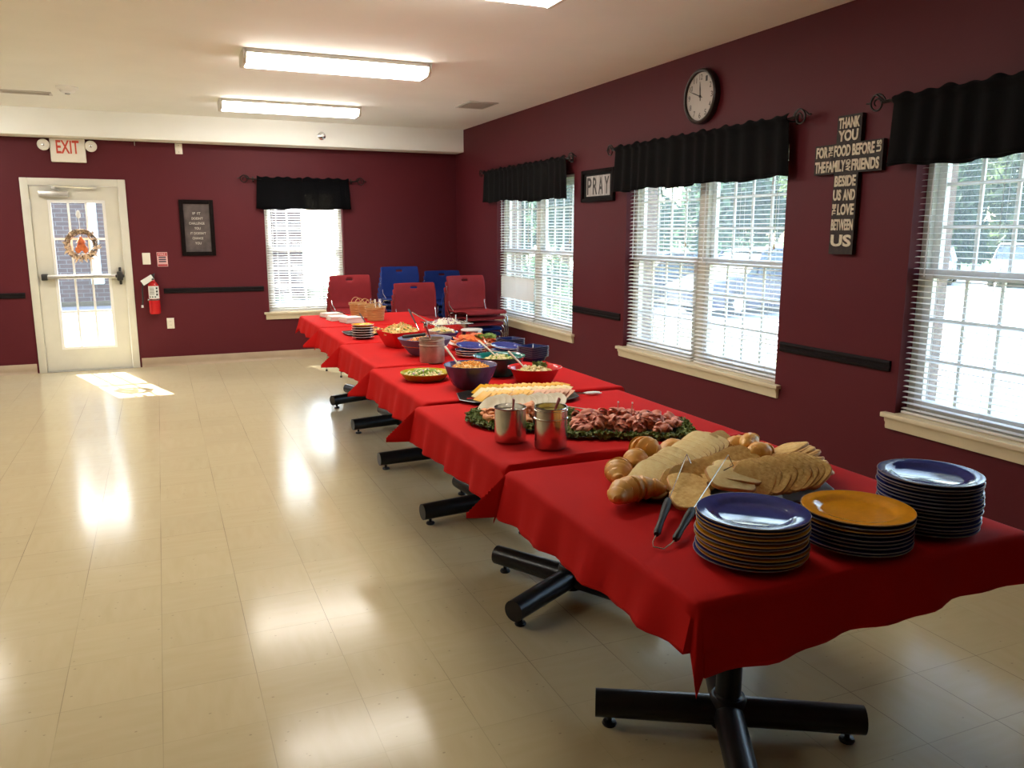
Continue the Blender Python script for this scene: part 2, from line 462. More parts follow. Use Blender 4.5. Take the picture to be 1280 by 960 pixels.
def blind(label, width, Mw, c, z0, z1, tilt, group, pitch=.0295, closed=None):
    """horizontal blind hung in a window; tilt in degrees, closed=(za,zb): slats shut there"""
    root = thing('window_blind', label, 'blind', tuple(Mw @ Vector((c, z1, -.045))), 0, group)
    Mi = Matrix.Translation(-(Mw @ Vector((c, z1, -.045)))) @ Mw @ T(c, 0, -.045)
    bm = NB(); box(bm, (-width/2, z1-.028, -.02), (width/2, z1, .02), Mi, bev=.002); obj('headrail', bm, M_slat, root)
    bm = NB(); z = z0+.03; k = 0
    while z < z1-.035:
        a = R_(tilt+random.uniform(-2, 2))
        if closed and closed[0] < z < closed[1]: a = R_(68)
        hw = .0175
        P = []
        for s in (-1, -.35, .35, 1):
            y = -hw*s*math.sin(a)+.0022*(1-s*s)*math.cos(a); zz = hw*s*math.cos(a)
            P.append((y, zz))
        sag = random.uniform(-.0006, .0006)
        A = [bm.verts.new(Mi @ Vector((-width/2+.004, z+sag+p[0], p[1]))) for p in P]; B = [bm.verts.new(Mi @ Vector((width/2-.004, z-sag+p[0], p[1]))) for p in P]
        for i in range(3): bm.faces.new((A[i], A[i+1], B[i+1], B[i]))
        z += pitch; k += 1
    obj('slats', bm, M_slat, root)
    bm = NB(); box(bm, (-width/2+.002, z0+.002, -.015), (width/2-.002, z0+.016, .015), Mi, bev=.003); obj('bottom_rail', bm, M_slat, root)
    bm = NB()
    for x in (-width*.36, 0, width*.36):
        for zz in (-.0185, .0185): tube(bm, [(x, z0+.01, zz), (x, z1-.02, zz)], .0011, 5, M=Mi)
    obj('ladder_cord', bm, M_slat, root)
    bm = NB(); tube(bm, [(-width/2+.08, z1-.02, .024), (-width/2+.078, z1-.75, .026)], .0035, 6, M=Mi); obj('tilt_wand', bm, M_slat, root)
    bm = NB(); tube(bm, [(width/2-.1, z1-.02, .024), (width/2-.1, z1-.6, .026)], .0014, 5, M=Mi)
    lathe(bm, [(0, .035), (.004, .03), (.009, 0), (0, 0)], 10, M=Mi @ T(width/2-.1, z1-.635, .026, rx=-PI/2)); obj('lift_cord', bm, M_sill, root)
    return root

wn = {1: 'far double window on the right wall, nearest the stacked chairs', 2: 'middle double window on the right wall, under the clock', 3: 'nearest double window on the right wall, past the cross'}
for i, (a, b) in enumerate(WR):
    Mw = on_right((a+b)/2, 0, XR)
    r, cs, uw = window(i+1, b-a, 2, Mw)
    r['label'] = wn[i+1]
    for j, c in enumerate(cs):
        w = uw+.085
        side = 'left' if j == 0 else 'right'
        lab = {0: {0: 'white slatted blind on the left half of the far window, a band of slats shut', 1: 'white slatted blind on the right half of the far window beside the prayer picture'},
               1: {0: 'white slatted blind on the left half of the middle window under the clock', 1: 'white slatted blind on the right half of the middle window, cord tassel hanging'},
               2: {0: 'white slatted blind on the left half of the nearest window, closest to the cross', 1: 'white slatted blind on the right half of the nearest window, mostly out of frame'}}[i][j]
        blind(lab, w-.02, Mw, c, WZ0+.021, WZ1-.005, {0: 14, 1: 10 if j else 16, 2: 4}[i], 'white window blinds', closed=(.80, 1.03) if (i == 0 and j == 0) else None)
Mw4 = on_far((W4[0]+W4[1])/2, 0, YF)
r, cs, uw = window(4, W4[1]-W4[0], 1, Mw4, M_clean); r['label'] = 'single window on the far wall, blown bright by the sun'
blind('white slatted blind glowing in the far wall window between poster and chairs', W4[1]-W4[0]-.02, Mw4, 0, WZ0+.021, WZ1-.005, 12, 'white window blinds')

# ------------------------------------------------------------------ valances and rods
M_cloth_black = mat('black_curtain', (.0035, .0035, .004), .9, nscale=300, namt=.5, bump=.25, bscale=400, spec=.15)
def sheer_black():
    m = bpy.data.materials.new('sheer_black_curtain'); t, N, L = nt(m); b = N['Principled BSDF']
    b.inputs['Base Color'].default_value = (.004, .004, .005, 1); b.inputs['Roughness'].default_value = .95; b.inputs['Specular IOR Level'].default_value = .05
    tr = N.new('ShaderNodeBsdfTransparent'); mx = N.new('ShaderNodeMixShader'); n = N.new('ShaderNodeTexNoise'); n.inputs['Scale'].default_value = 260
    tc = N.new('ShaderNodeTexCoord'); L.new(tc.outputs['Object'], n.inputs['Vector'])
    r = N.new('ShaderNodeMapRange'); r.inputs[3].default_value = 0.; r.inputs[4].default_value = .06; L.new(n.outputs['Fac'], r.inputs[0])
    L.new(r.outputs[0], mx.inputs[0]); L.new(b.outputs[0], mx.inputs[1]); L.new(tr.outputs[0], mx.inputs[2]); L.new(mx.outputs[0], N['Material Output'].inputs[0])
    return m
M_sheer = sheer_black()

def valance(label, Mw, x0, x1, ztop, zbot, seed, m, d=.075):
    """gathered panel hanging from a rod, the rod pocket ruffled at its head"""
    org = Mw @ Vector(((x0+x1)/2, ztop, d))
    root = thing('valance', label, 'curtain', tuple(org), 0, 'black valances')
    Mi = Matrix.Translation(-org) @ Mw
    rnd = random.Random(seed)
    ph = [rnd.uniform(0, 6.28) for _ in range(6)]
    def off(x, t):
        return (.005+.005*t)*math.sin(x*46+ph[0]+1.5*math.sin(x*7+ph[1]))+.007*t*math.sin(x*17+ph[2])
    n = int((x1-x0)/.008)
    rows = [ztop+.022, ztop+.012, ztop-.004, ztop-.016]+[ztop-.016-(ztop-.016-zbot)*k/8 for k in range(1, 9)]
    bm = NB(); grid = []
    for rI, z in enumerate(rows):
        t = max(0, (ztop-z)/(ztop-zbot)); row = []
        for i in range(n+1):
            x = x0+(x1-x0)*i/n
            e = ((x-(x0+x1)/2)/((x1-x0)/2))
            zz = z
            if rI == 0: zz += .008*math.sin(x*52+ph[3])+.006*math.sin(x*23+ph[4])
            if rI == len(rows)-1: zz += .008*math.sin(x*9+ph[5])+.004*math.sin(x*31+ph[1])
            bulge = .016 if rI in (1, 2) else .0
            row.append(bm.verts.new(Mi @ Vector((x+e*.02*t, zz, d+off(x, t)+bulge))))
        grid.append(row)
    for a, b in zip(grid, grid[1:]):
        for i in range(n): bm.faces.new((a[i], a[i+1], b[i+1], b[i]))
    obj('fabric', bm, m, root, smooth=80, solid=.002)
    bm = NB(); hem = [grid_pt for grid_pt in range(n+1)]
    pts = [Mi @ Vector((x0+(x1-x0)*i/n+((i/n)*2-1)*.02, zbot+.012+.008*math.sin((x0+(x1-x0)*i/n)*9+ph[5]), d+.003+off(x0+(x1-x0)*i/n, .97))) for i in range(0, n+1, 2)]
    tube(bm, pts, .0035, 5); obj('hem', bm, m, root)
    return root

def scroll(bm, M, s):
    """wrought scroll finial, opening outward along local +x*s"""
    P = []
    for k in range(26):
        a = k/25*2.2*2*PI*.75; r = .014+.040*(1-k/25)
        P.append((s*(.066+r*math.cos(PI-a)), -.004+r*math.sin(PI-a)*.95, .004*math.sin(a)))
    tube(bm, P, [.0055]*20+[.0055-.0005*i for i in range(6)], 6, M=M)
    Q = [(s*(.02+.0155*k), .004+.045*math.sin(k*.6)*(.4+k/12)+.05*(k/8)**2, .012*math.sin(k*.7)) for k in range(9)]
    tube(bm, Q, .0048, 6, M=M)
    tube(bm, [(s*-.01, 0, 0), (s*.025, 0, 0)], .009, 8, M=M)
    blob(bm, (s*.028, 0, 0), .011, 1, 0, M=M, sub=1)

def rod(label, Mw, x0, x1, z, d=.075):
    org = Mw @ Vector(((x0+x1)/2, z, d)); root = thing('curtain_rod', label, 'curtain rod', tuple(org), 0, 'iron curtain rods')
    Mi = Matrix.Translation(-org) @ Mw
    bm = NB(); tube(bm, [(x0, z, d), (x1, z, d)], .0075, 8, M=Mi); obj('pole', bm, M_iron, root)
    for x, s in ((x0, -1), (x1, 1)):
        bm = NB(); scroll(bm, Mi @ T(x, z, d), s); obj('finial', bm, M_iron, root)
    for x in (x0+.035, x1-.035):
        bm = NB(); box(bm, (x-.008, z-.03, 0), (x+.008, z+.03, .006), Mi, bev=.002); tube(bm, [(x, z-.008, .003), (x, z-.014, d*.5), (x, z-.009, d)], .005, 6, M=Mi); obj('bracket', bm, M_iron, root)

for i, (a, b) in enumerate(WR):
    Mw = on_right((a+b)/2, 0, XR); w = b-a
    if i == 0:
        valance('black gathered valance panel over the left half of the far window', Mw, -w/2-.2, -.13, 2.185, 1.855, 3, M_cloth_black)
        valance('black gathered valance panel over the right half of the far window', Mw, -.125, w/2-.02, 2.185, 1.83, 4, M_cloth_black)
        rod('black scroll-ended curtain rod above the far right-wall window', Mw, -w/2-.24, w/2+.01, 2.185)
    elif i == 1:
        valance('long black valance over the middle window, just below the clock', Mw, -w/2-.065, w/2+.06, 2.185, 1.85, 5, M_cloth_black)
        rod('black scroll-ended curtain rod above the middle window under the clock', Mw, -w/2-.09, w/2+.09, 2.185)
    else:
        valance('black valance over the nearest window, cut by the right frame edge', Mw, -w/2-.11, w/2+.1, 2.185, 1.855, 6, M_cloth_black)
        rod('black scroll-ended curtain rod above the nearest window beside the cross', Mw, -w/2-.15, w/2+.13, 2.185)
valance('sheer black valance over the left part of the far wall window', Mw4, -.53, -.02, 2.125, 1.785, 8, M_sheer)
valance('sheer black valance over the right part of the far wall window', Mw4, -.015, .53, 2.125, 1.785, 9, M_sheer)
rod('dark curtain rod above the single far wall window', Mw4, -.6, .61, 2.12)
# ------------------------------------------------------------------ exit door
M_dark = mat('dark_grey_plastic', (.02, .02, .021), .4, nscale=20, namt=.2)
M_alu = mat('aluminium', (.62, .61, .58), .35, metal=.8, nscale=25, namt=.06)
door = bpy.data.objects.new('door_1', None); COL.objects.link(door); door['kind'] = 'structure'; door['label'] = 'cream exit door with a tall glazed panel and push bar'
MF = on_far(0, 0, YF)
bm = NB()
box(bm, (DX0-.055, 0, -.12), (DX0+.02, DZ1+.055, .018), MF, bev=.003); box(bm, (DX1-.02, 0, -.12), (DX1+.055, DZ1+.055, .018), MF, bev=.003)
box(bm, (DX0+.02, DZ1-.02, -.12), (DX1-.02, DZ1+.055, .018), MF, bev=.003)
obj('door_frame', bm, M_white, door)
lx0, lx1, lz0, lz1 = DX0+.023, DX1-.023, .012, DZ1-.023
gx0, gx1, gz0, gz1 = -1.036, -.520, .262, 1.838
bm = NB(); zd = -.055, -.012
for a, b, c, d in ((lx0, gx0-.0, lz0, lz1), (gx1, lx1, lz0, lz1), (gx0, gx1, lz0, gz0), (gx0, gx1, gz1, lz1)): box(bm, (a, c, zd[0]), (b, d, zd[1]), MF)
bmesh.ops.remove_doubles(bm, verts=bm.verts, dist=1e-5)
leaf = obj('door_leaf', bm, M_white, door, smooth=0)
bm = NB()
for a, b, c, d in ((gx0-.018, gx0+.012, gz0-.018, gz1+.018), (gx1-.012, gx1+.018, gz0-.018, gz1+.018), (gx0+.012, gx1-.012, gz0-.018, gz0+.012), (gx0+.012, gx1-.012, gz1-.012, gz1+.018)): box(bm, (a, c, -.06), (b, d, -.005), MF, bev=.002)
for i in (1, 2): x = gx0+(gx1-gx0)*i/3; box(bm, (x-.011, gz0, -.04), (x+.011, gz1, -.03), MF)
for i in (1, 2, 3): z = gz0+(gz1-gz0)*i/4; box(bm, (gx0, z-.011, -.0395), (gx1, z+.011, -.0305), MF)
obj('window_frame', bm, M_vinyl, leaf, smooth=0)
bm = NB(); box(bm, (gx0, gz0, -.048), (gx1, gz1, -.043), MF); obj('pane', bm, M_clean, leaf, smooth=0)
# push bar
bm = NB(); box(bm, (-1.125, 1.018, .025), (-.43, 1.062, .065), MF, bev=.008); obj('push_bar', bm, M_alu, door)
bm = NB(); box(bm, (-1.175, 1.005, -.012), (-1.115, 1.075, .07), MF, bev=.01); obj('bar_end', bm, M_dark, door)
bm = NB(); box(bm, (-.445, .99, -.012), (-.385, 1.09, .085), MF, bev=.012); box(bm, (-.462, 1.022, 0), (-.372, 1.058, .07), MF, bev=.01); box(bm, (-.425, .945, -.01), (-.398, 1.135, .03), MF, bev=.008); obj('latch_case', bm, M_dark, door)
# closer and arm
bm = NB(); box(bm, (-1.125, 1.885, -.012), (-.845, 1.945, .05), MF, bev=.006); obj('door_closer', bm, M_alu, door)
bm = NB(); tube(bm, [(-.93, 1.955, .025), (-1.0, 1.975, .03), (-.985, 2.0, .05), (-.66, 1.985, .06), (-.60, 1.985, .045)], .009, 6, M=MF); lathe(bm, [(0, 0), (.02, 0), (.02, .02), (0, .02)], 12, M=MF @ T(-.98, 1.985, .035)); box(bm, (-.64, 1.97, .018), (-.57, 2.0, .045), MF, bev=.003); obj('closer_arm', bm, M_alu, door)
for z in (.25, 1.0, 1.8):
    bm = NB(); tube(bm, [(DX0+.022, z-.05, .008), (DX0+.022, z+.05, .008)], .008, 8, M=MF); obj('hinge', bm, M_alu, door)
bm = NB(); box(bm, (DX0+.02, -.002, -.13), (DX1-.02, .010, .02), MF, bev=.003); obj('threshold', bm, M_alu, door)

# autumn wreath hung on the door glass
M_twig = mix2('wreath_twigs', (.10, .055, .03), (.42, .30, .18), 60, rough=.8, bump=.4)
M_petal = mat('pale_leaves', (.72, .55, .40), .7, nscale=20, namt=.25)
M_orange = mat('orange_fabric', (.62, .16, .05), .7, nscale=20, namt=.2)
M_cord = mat('white_cord', (.8, .8, .78), .6)
wc = Vector((-.765, YF-.035, 1.385))
wr = thing('wreath', 'twig wreath with pale leaves and an orange figure hung on the door glass', 'wreath', tuple(wc))
bm = NB(); rnd = random.Random(3)
for k in range(26):
    P = []; ph = rnd.uniform(0, 6.28); r0 = .135+rnd.uniform(-.018, .018); w = rnd.uniform(2, 5)
    for i in range(40):
        a = 2*PI*i/40; P.append((math.cos(a)*(r0+.014*math.sin(w*a+ph)), -.01+.014*math.cos(w*a+ph), math.sin(a)*(r0+.014*math.sin(w*a+ph))))
    tube(bm, P, .0035, 5, closed=True)
obj('ring', bm, M_twig, wr)
bm = NB()
for k in range(46):
    a = rnd.uniform(PI*.95, PI*2.05) if k < 38 else rnd.uniform(0, 6.28); r0 = .14+rnd.uniform(-.03, .035); L_ = rnd.uniform(.03, .05); an = a+rnd.uniform(-1, 1)
    M = T(math.cos(a)*r0, -.028-rnd.uniform(0, .01), math.sin(a)*r0) @ Matrix.Rotation(-an, 4, 'Y') @ Matrix.Rotation(rnd.uniform(-.5, .5), 4, 'X')
    vs = [bm.verts.new(M @ Vector(p)) for p in ((-L_*.3, 0, 0), (L_*.2, -.006, L_*.3), (L_, .002, 0), (L_*.2, -.006, -L_*.3), (L_*.2, .004, 0))]
    for q in ((0, 1, 4), (1, 2, 4), (2, 3, 4), (3, 0, 4)): bm.faces.new([vs[i] for i in q])
obj('leaf_cluster', bm, M_petal, wr, smooth=0)
bm = NB(); blob(bm, (0, -.03, -.02), (.045, .03, .05), 2, .12); lathe(bm, [(.048, 0), (.03, .03), (0, .085)], 14, M=T(0, -.03, .018)); blob(bm, (-.035, -.03, -.055), (.028, .02, .04), 4, .1); blob(bm, (.035, -.03, -.055), (.028, .02, .04), 5, .1); obj('felt_figure', bm, M_orange, wr)
bm = NB(); tube(bm, [(0, 0, .135), (-.004, 0, .28)], .003, 5); lathe(bm, [(0, 0), (.02, .02), (.024, .05), (.015, .085), (0, .095)], 12, M=T(-.004, 0, .27)); obj('hanging_hook', bm, M_cord, wr)
bm = NB(); tube(bm, [(0, -.03, -.09), (.02, -.03, -.14), (.045, -.03, -.19)], .006, 6, flat=(1, .4)); tube(bm, [(0, -.03, -.09), (-.015, -.03, -.14), (.0, -.03, -.17)], .006, 6, flat=(1, .4)); obj('ribbon_tail', bm, M_petal, wr)

# ------------------------------------------------------------------ exit sign
M_sign = mat('ivory_plastic', (.78, .74, .66), .45, nscale=8, namt=.03)
M_redletter = mat('red_lettering', (.58, .07, .035), .5, nscale=20, namt=.05)
ex = thing('exit_sign', 'white exit sign with red EXIT letters and two round lamp heads', 'exit sign', (-.806, YF, 2.37))
def rel(o): return Matrix.Translation(-Vector(o.location))
ME = rel(ex) @ on_far(-.806, 2.37, YF)
bm = NB(); box(bm, (-.165, -.125, 0), (.165, .119, .06), ME, bev=.008); obj('housing', bm, M_sign, ex)
bm = NB(); merge(bm, text_bm('EXIT', .215, .135, .003, .02), ME @ T(0, .03, .0605)); obj('lettering', bm, M_redletter, ex, smooth=0)
for sx in (-1, 1):
    bm = NB(); lathe(bm, [(0, 0), (.03, 0), (.05, .02), (.058, .05), (.058, .07), (.05, .078), (0, .082)], 24, M=ME @ T(sx*.222, .045, .012)); box(bm, (sx*.16-.02, .025, .01), (sx*.19+.02, .065, .04), ME, bev=.004); h = obj('lamp_head', bm, M_sign, ex)
    bm = NB(); lathe(bm, [(0, .0), (.012, .002), (.014, .008), (0, .012)], 12, M=ME @ T(sx*.222, .045, .09)); obj('bulb', bm, M_chrome, h)

# small items on the far wall
M_plate = mat('ivory_wall_plate', (.80, .76, .66), .35, nscale=10, namt=.02)
def plate(name, label, cat, x, z, w, h, fn):
    o = thing(name, label, cat, (x, YF, z)); M = rel(o) @ on_far(x, z, YF)
    bm = NB(); box(bm, (-w/2, -h/2, 0), (w/2, h/2, .007), M, bev=.003); obj('cover_plate', bm, M_plate, o)
    fn(o, M); return o
def f_switch(o, M):
    bm = NB(); box(bm, (-.006, -.012, .006), (.006, .012, .011), M); box(bm, (-.004, -.002, .01), (.004, .010, .02), M, bev=.001); obj('toggle', bm, M_plate, o)
def f_outlet(o, M):
    for s in (-1, 1):
        bm = NB(); lathe(bm, [(.0, .006), (.017, .006), (.016, .0105), (0, .0105)], 18, M=M @ T(0, s*.0205, 0)); k = obj('socket', bm, M_plate, o)
        bm = NB(); box(bm, (-.008, s*.0205-.004, .0102), (-.0055, s*.0205+.006, .0112), M); box(bm, (.0055, s*.0205-.004, .0102), (.008, s*.0205+.005, .0112), M); obj('slot', bm, M_dark, k)
def f_sensor(o, M):
    bm = NB()
    for y in (-.035, .035): lathe(bm, [(0, .006), (.004, .006), (.004, .009), (0, .0095)], 10, M=M @ T(0, y, 0))
    obj('screw', bm, M_dark, o)
plate('light_switch', 'ivory light switch plate between the exit door and the fire sign', 'switch', -.134, 1.225, .082, .128, f_switch)
plate('wall_outlet', 'ivory wall outlet low on the far wall under the extinguisher', 'outlet', .065, .49, .078, .122, f_outlet)
plate('blank_plate', 'small ivory blank plate high on the far wall under the soffit', 'wall plate', .285, 2.43, .075, .115, f_sensor)

M_signred = mat('sign_red', (.42, .03, .05), .4); M_pink = mat('sign_pink', (.72, .42, .42), .45); M_navy_ink = mat('dark_ink', (.03, .02, .05), .5)
fs = thing('fire_sign', 'small red and white FIRE extinguisher sign beside the light switch', 'sign', (.03, YF, 1.215)); M = rel(fs) @ on_far(.03, 1.215, YF)
bm = NB(); box(bm, (-.055, -.08, 0), (.055, .08, .004), M, bev=.001); obj('panel', bm, M_pink, fs)
bm = NB(); box(bm, (-.05, -.075, .004), (.05, -.055, .0046), M); box(bm, (-.05, .038, .004), (.05, .074, .0046), M); obj('red_band', bm, M_signred, fs, smooth=0)
bm = NB(); merge(bm, text_bm('FIRE', .075, .026, .0008, .02), M @ T(0, .056, .0047)); obj('lettering', bm, M_pink, fs, smooth=0)
bm = NB()
for y in (.024, .0, -.024): box(bm, (-.038, y-.007, .004), (.038, y+.007, .0047), M)
obj('text_block', bm, M_navy_ink, fs, smooth=0)

# fire extinguisher
M_red = mat('red_enamel', (.50, .012, .015), .25, nscale=10, namt=.05, coat=.4)
M_lab = mat('white_label', (.72, .74, .72), .5); M_ink = mat('black_ink', (.03, .028, .026), .5)
fe = thing('fire_extinguisher', 'red fire extinguisher hung on the wall beside the exit door', 'fire extinguisher', (-.085, YF-.075, .61))
bm = NB(); lathe(bm, [(0, 0), (.05, 0), (.058, .008), (.06, .03), (.06, .29), (.055, .325), (.035, .355), (.022, .365), (.02, .385), (0, .385)], 28); obj('cylinder', bm, M_red, fe)
bm = NB(); n = 14; G = []
for zz in (.175, .315):
    G.append([bm.verts.new((.0608*math.cos(a), .0608*math.sin(a), zz)) for a in [-PI*.5+R_(-62)+R_(124)*k/n for k in range(n+1)]])
for k in range(n): bm.faces.new((G[0][k], G[0][k+1], G[1][k+1], G[1][k]))
lb = obj('label_sticker', bm, M_lab, fe)
bm = NB()
def onc(a, z, w, h):
    c = Vector((.0613*math.cos(a), .0613*math.sin(a), z)); t = Vector((-math.sin(a), math.cos(a), 0)); u = Vector((0, 0, 1))
    vs = [bm.verts.new(c+t*x*w/2+u*y*h/2) for x, y in ((-1, -1), (1, -1), (1, 1), (-1, 1))]; bm.faces.new(vs)
for z in (.29, .255, .22): onc(-PI/2+.55, z, .022, .022)
for k, a in enumerate((-.7, -.25, .2)): onc(-PI/2+a, .195, .016, .014)
for z in (.295, .283, .271, .259, .247, .235, .223): onc(-PI/2-.3, z, .05, .004)
obj('pictogram', bm, M_ink, lb, smooth=0)
bm = NB(); lathe(bm, [(.0615, .155), (.0635, .157), (.0635, .168), (.0615, .17)], 28); box(bm, (-.07, -.02, .152), (-.058, .02, .172), bev=.003); obj('strap', bm, M_chrome, fe)
bm = NB(); lathe(bm, [(0, .38), (.018, .38), (.018, .42), (0, .425)], 14); box(bm, (-.014, -.10, .425), (.014, .02, .433), T(0, 0, 0, rx=-.22), bev=.003); box(bm, (-.012, -.085, .40), (.012, .0, .407), T(0, 0, 0, rx=.12), bev=.003); obj('valve_handle', bm, M_dark, fe)
bm = NB(); tube(bm, [(-.015, 0, .40), (-.06, -.01, .41), (-.10, -.01, .37), (-.115, -.01, .28), (-.118, -.01, .16), (-.125, -.01, .10)], .008, 8); h = obj('hose', bm, M_dark, fe)
bm = NB(); lathe(bm, [(0, 0), (.013, 0), (.010, .03), (0, .03)], 12, M=T(-.127, -.01, .075)); obj('nozzle', bm, M_lab, h)
bm = NB(); cbox(bm, (0, 0, 0), (.13, .002, .062), T(-.055, -.075, .385, ry=-.55, rz=.1)); obj('inspection_tag', bm, M_lab, fe, smooth=0)
bm = NB(); box(bm, (-.02, .06, .2), (.02, .075, .42)); tube(bm, [(0, .065, .41), (.02, .02, .45), (.0, 0, .40)], .006, 6); obj('wall_bracket', bm, M_dark, fe)

# poster beside the window
M_frame = mat('dark_wood_frame', (.008, .005, .005), .6, spec=.06, nscale=30, namt=.3)
M_poster = mix2('mottled_poster', (.05, .035, .038), (.12, .095, .09), 9, .3, .7, rough=.8, c3=(.10, .065, .07))
M_chalk = mat('chalk_letters', (.62, .58, .52), .7)
px, pz, pw, ph_ = .424, 1.565, .365, .625
po = thing('framed_poster', 'dark framed poster reading IF IT DOESN\'T CHALLENGE YOU IT DOESN\'T CHANGE YOU', 'framed poster', (px, YF, pz)); M = rel(po) @ on_far(px, pz, YF)
def frame_bm(w, h, t, d, M, bev=.004):
    bm = NB()
    for a, b, c, e in ((-w/2, -w/2+t, -h/2, h/2), (w/2-t, w/2, -h/2, h/2), (-w/2+t, w/2-t, -h/2, -h/2+t), (-w/2+t, w/2-t, h/2-t, h/2)): box(bm, (a, c, 0), (b, e, d), M, bev=bev)
    return bm
obj('frame', frame_bm(pw, ph_, .045, .024, M), M_frame, po)
bm = NB(); box(bm, (-pw/2+.04, -ph_/2+.04, .002), (pw/2-.04, ph_/2-.04, .008), M); pr = obj('print', bm, M_poster, po, smooth=0)
bm = NB()
for i, (s, w) in enumerate((('IF IT', .085), ('DOESN\'T', .12), ('CHALLENGE', .165), ('YOU', .065), ('IT DOESN\'T', .165), ('CHANGE', .115), ('YOU', .065))):
    merge(bm, text_bm(s, w, .027, .0006, .0), M @ T(.005*math.sin(i*2), .162-.0555*i, .0082))
obj('lettering', bm, M_chalk, pr, smooth=0)

# ------------------------------------------------------------------ right wall: clock, prayer picture, cross
M_clockface = mat('cream_dial', (.50, .48, .43), .5, nscale=5, namt=.03)
M_clockrim = mat('bronze_rim', (.03, .022, .018), .35, metal=.3)
cy, cz = 4.875, 2.448
ck = thing('wall_clock', 'round wall clock with a dark rim above the middle window', 'clock', (XR, cy, cz)); M = rel(ck) @ on_right(cy, cz, XR)
bm = NB(); lathe(bm, [(0, 0), (.178, 0), (.185, .02), (.182, .045), (.172, .052), (.163, .05), (.158, .034), (.15, .033)], 48, M=M); obj('rim', bm, M_clockrim, ck)
bm = NB(); lathe(bm, [(0, .03), (.16, .03), (.16, .034), (0, .034)], 48, M=M); dial = obj('dial', bm, M_clockface, ck)
for k in range(1, 13):
    a = PI/2-k*PI/6; bm = NB(); merge(bm, text_bm(str(k), .022 if k < 10 else .034, .036, .0006, .0), M @ T(.127*math.cos(a), .127*math.sin(a), .0342)); obj('numeral', bm, M_ink, dial, smooth=0)
bm = NB()
for k in range(60):
    a = k*PI/30; cbox(bm, (0, 0, 0), (.006 if k % 5 else .009, .0012, .0004), M @ T(.151*math.cos(a), .151*math.sin(a), .0344, rz=a))
obj('minute_track', bm, M_ink, dial, smooth=0)
for nm, deg, L_, w in (('minute_hand', 291, .138, .005), ('hour_hand', 355, .098, .007)):
    bm = NB(); prism(bm, [(-w*.5, -.03), (w*.5, -.03), (w*.7, L_*.5), (0, L_), (-w*.7, L_*.5)], .036 if w > .006 else .0385, .0375 if w > .006 else .04, M=M @ Matrix.Rotation(-R_(deg), 4, 'Z')); obj(nm, bm, M_ink, ck, smooth=0)
bm = NB(); lathe(bm, [(0, .035), (.009, .035), (.009, .042), (0, .043)], 14, M=M); obj('centre_cap', bm, M_clockrim, ck)

py, pz2, w, h = 6.335, 1.922, .575, .275
pp = thing('framed_picture', 'small black framed picture spelling PRAY between two windows', 'framed picture', (XR, py, pz2)); M = rel(pp) @ on_right(py, pz2, XR)
obj('frame', frame_bm(w, h, .032, .03, M, .006), M_frame, pp)
M_matboard = mat('dark_mat_board', (.015, .015, .015), .7, spec=.1); M_print = mat('silver_print', (.42, .40, .38), .5, nscale=14, namt=.12)
bm = NB(); box(bm, (-w/2+.03, -h/2+.03, .002), (w/2-.03, h/2-.03, .010), M); obj('mat_board', bm, M_matboard, pp, smooth=0)
bm = NB(); box(bm, (-.205, -.088, .010), (.205, .085, .012), M); pr = obj('print', bm, M_print, pp, smooth=0)
for k, ch in enumerate('PRAY'):
    bm = NB(); merge(bm, text_bm(ch, .078, .145, .0008, .015), M @ T(-.153+.102*k, -.002, .0121))
    obj('letter_photo', bm, M_ink, pr, smooth=0)
bm = NB()
for k in range(1, 4): box(bm, (-.204+.102*k-.003, -.087, .0118), (-.204+.102*k+.003, .084, .0124), M)
obj('divider', bm, M_lab, pr, smooth=0)

M_crosswood = mix2('weathered_cross', (.012, .007, .005), (.03, .019, .012), 30, .4, .65, rough=.7)
M_cream = mat('cream_lettering', (.66, .60, .45), .65, nscale=60, namt=.14)
cyc, czt, czb = 3.508, 2.158, 1.404
cr = thing('wall_cross', 'dark wooden cross of cream words beginning THANK YOU FOR THE FOOD', 'cross', (XR, cyc, (czt+czb)/2)); M = rel(cr) @ on_right(cyc, 0, XR)
bm = NB(); hw = .0865; aw = .243
P = [(-hw, czb), (hw, czb), (hw, 1.848), (aw, 1.848), (aw, 2.010), (hw, 2.010), (hw, czt), (-hw, czt), (-hw, 2.010), (-aw, 2.010), (-aw, 1.848), (-hw, 1.848)]
prism(bm, P, .004, .03, M=M); obj('board', bm, M_crosswood, cr, smooth=0)
def word(s, x, z, w, h, rot=0):
    bm = NB(); merge(bm, text_bm(s, w, h, .003, .035), M @ T(x, z, .0302, rz=rot)); obj('word', bm, M_cream, cr, smooth=0)
word('THANK', 0, 2.117, .150, .058); word('YOU', -.002, 2.049, .140, .060)
zr = 1.970
word('FOR', -.186, zr, .088, .062); word('THE', -.121, zr, .058, .030, PI/2); word('FOOD', -.036, zr, .118, .062); word('BEFORE', .112, zr, .152, .062); word('US', .217, zr+.004, .06, .032, PI/2)
zr = 1.889
word('THE', -.195, zr, .078, .062); word('FAMILY', -.078, zr, .142, .062); word('AND', .013, zr, .064, .032, PI/2); word('FRIENDS', .132, zr, .188, .062)
word('BESIDE', 0, 1.806, .152, .060); word('US', -.05, 1.730, .058, .060); word('AND', .036, 1.730, .085, .060)
word('THE', -.066, 1.651, .062, .026, PI/2); word('LOVE', .018, 1.651, .118, .062); word('BETWEEN', 0, 1.567, .158, .062); word('US', 0, 1.480, .148, .066)

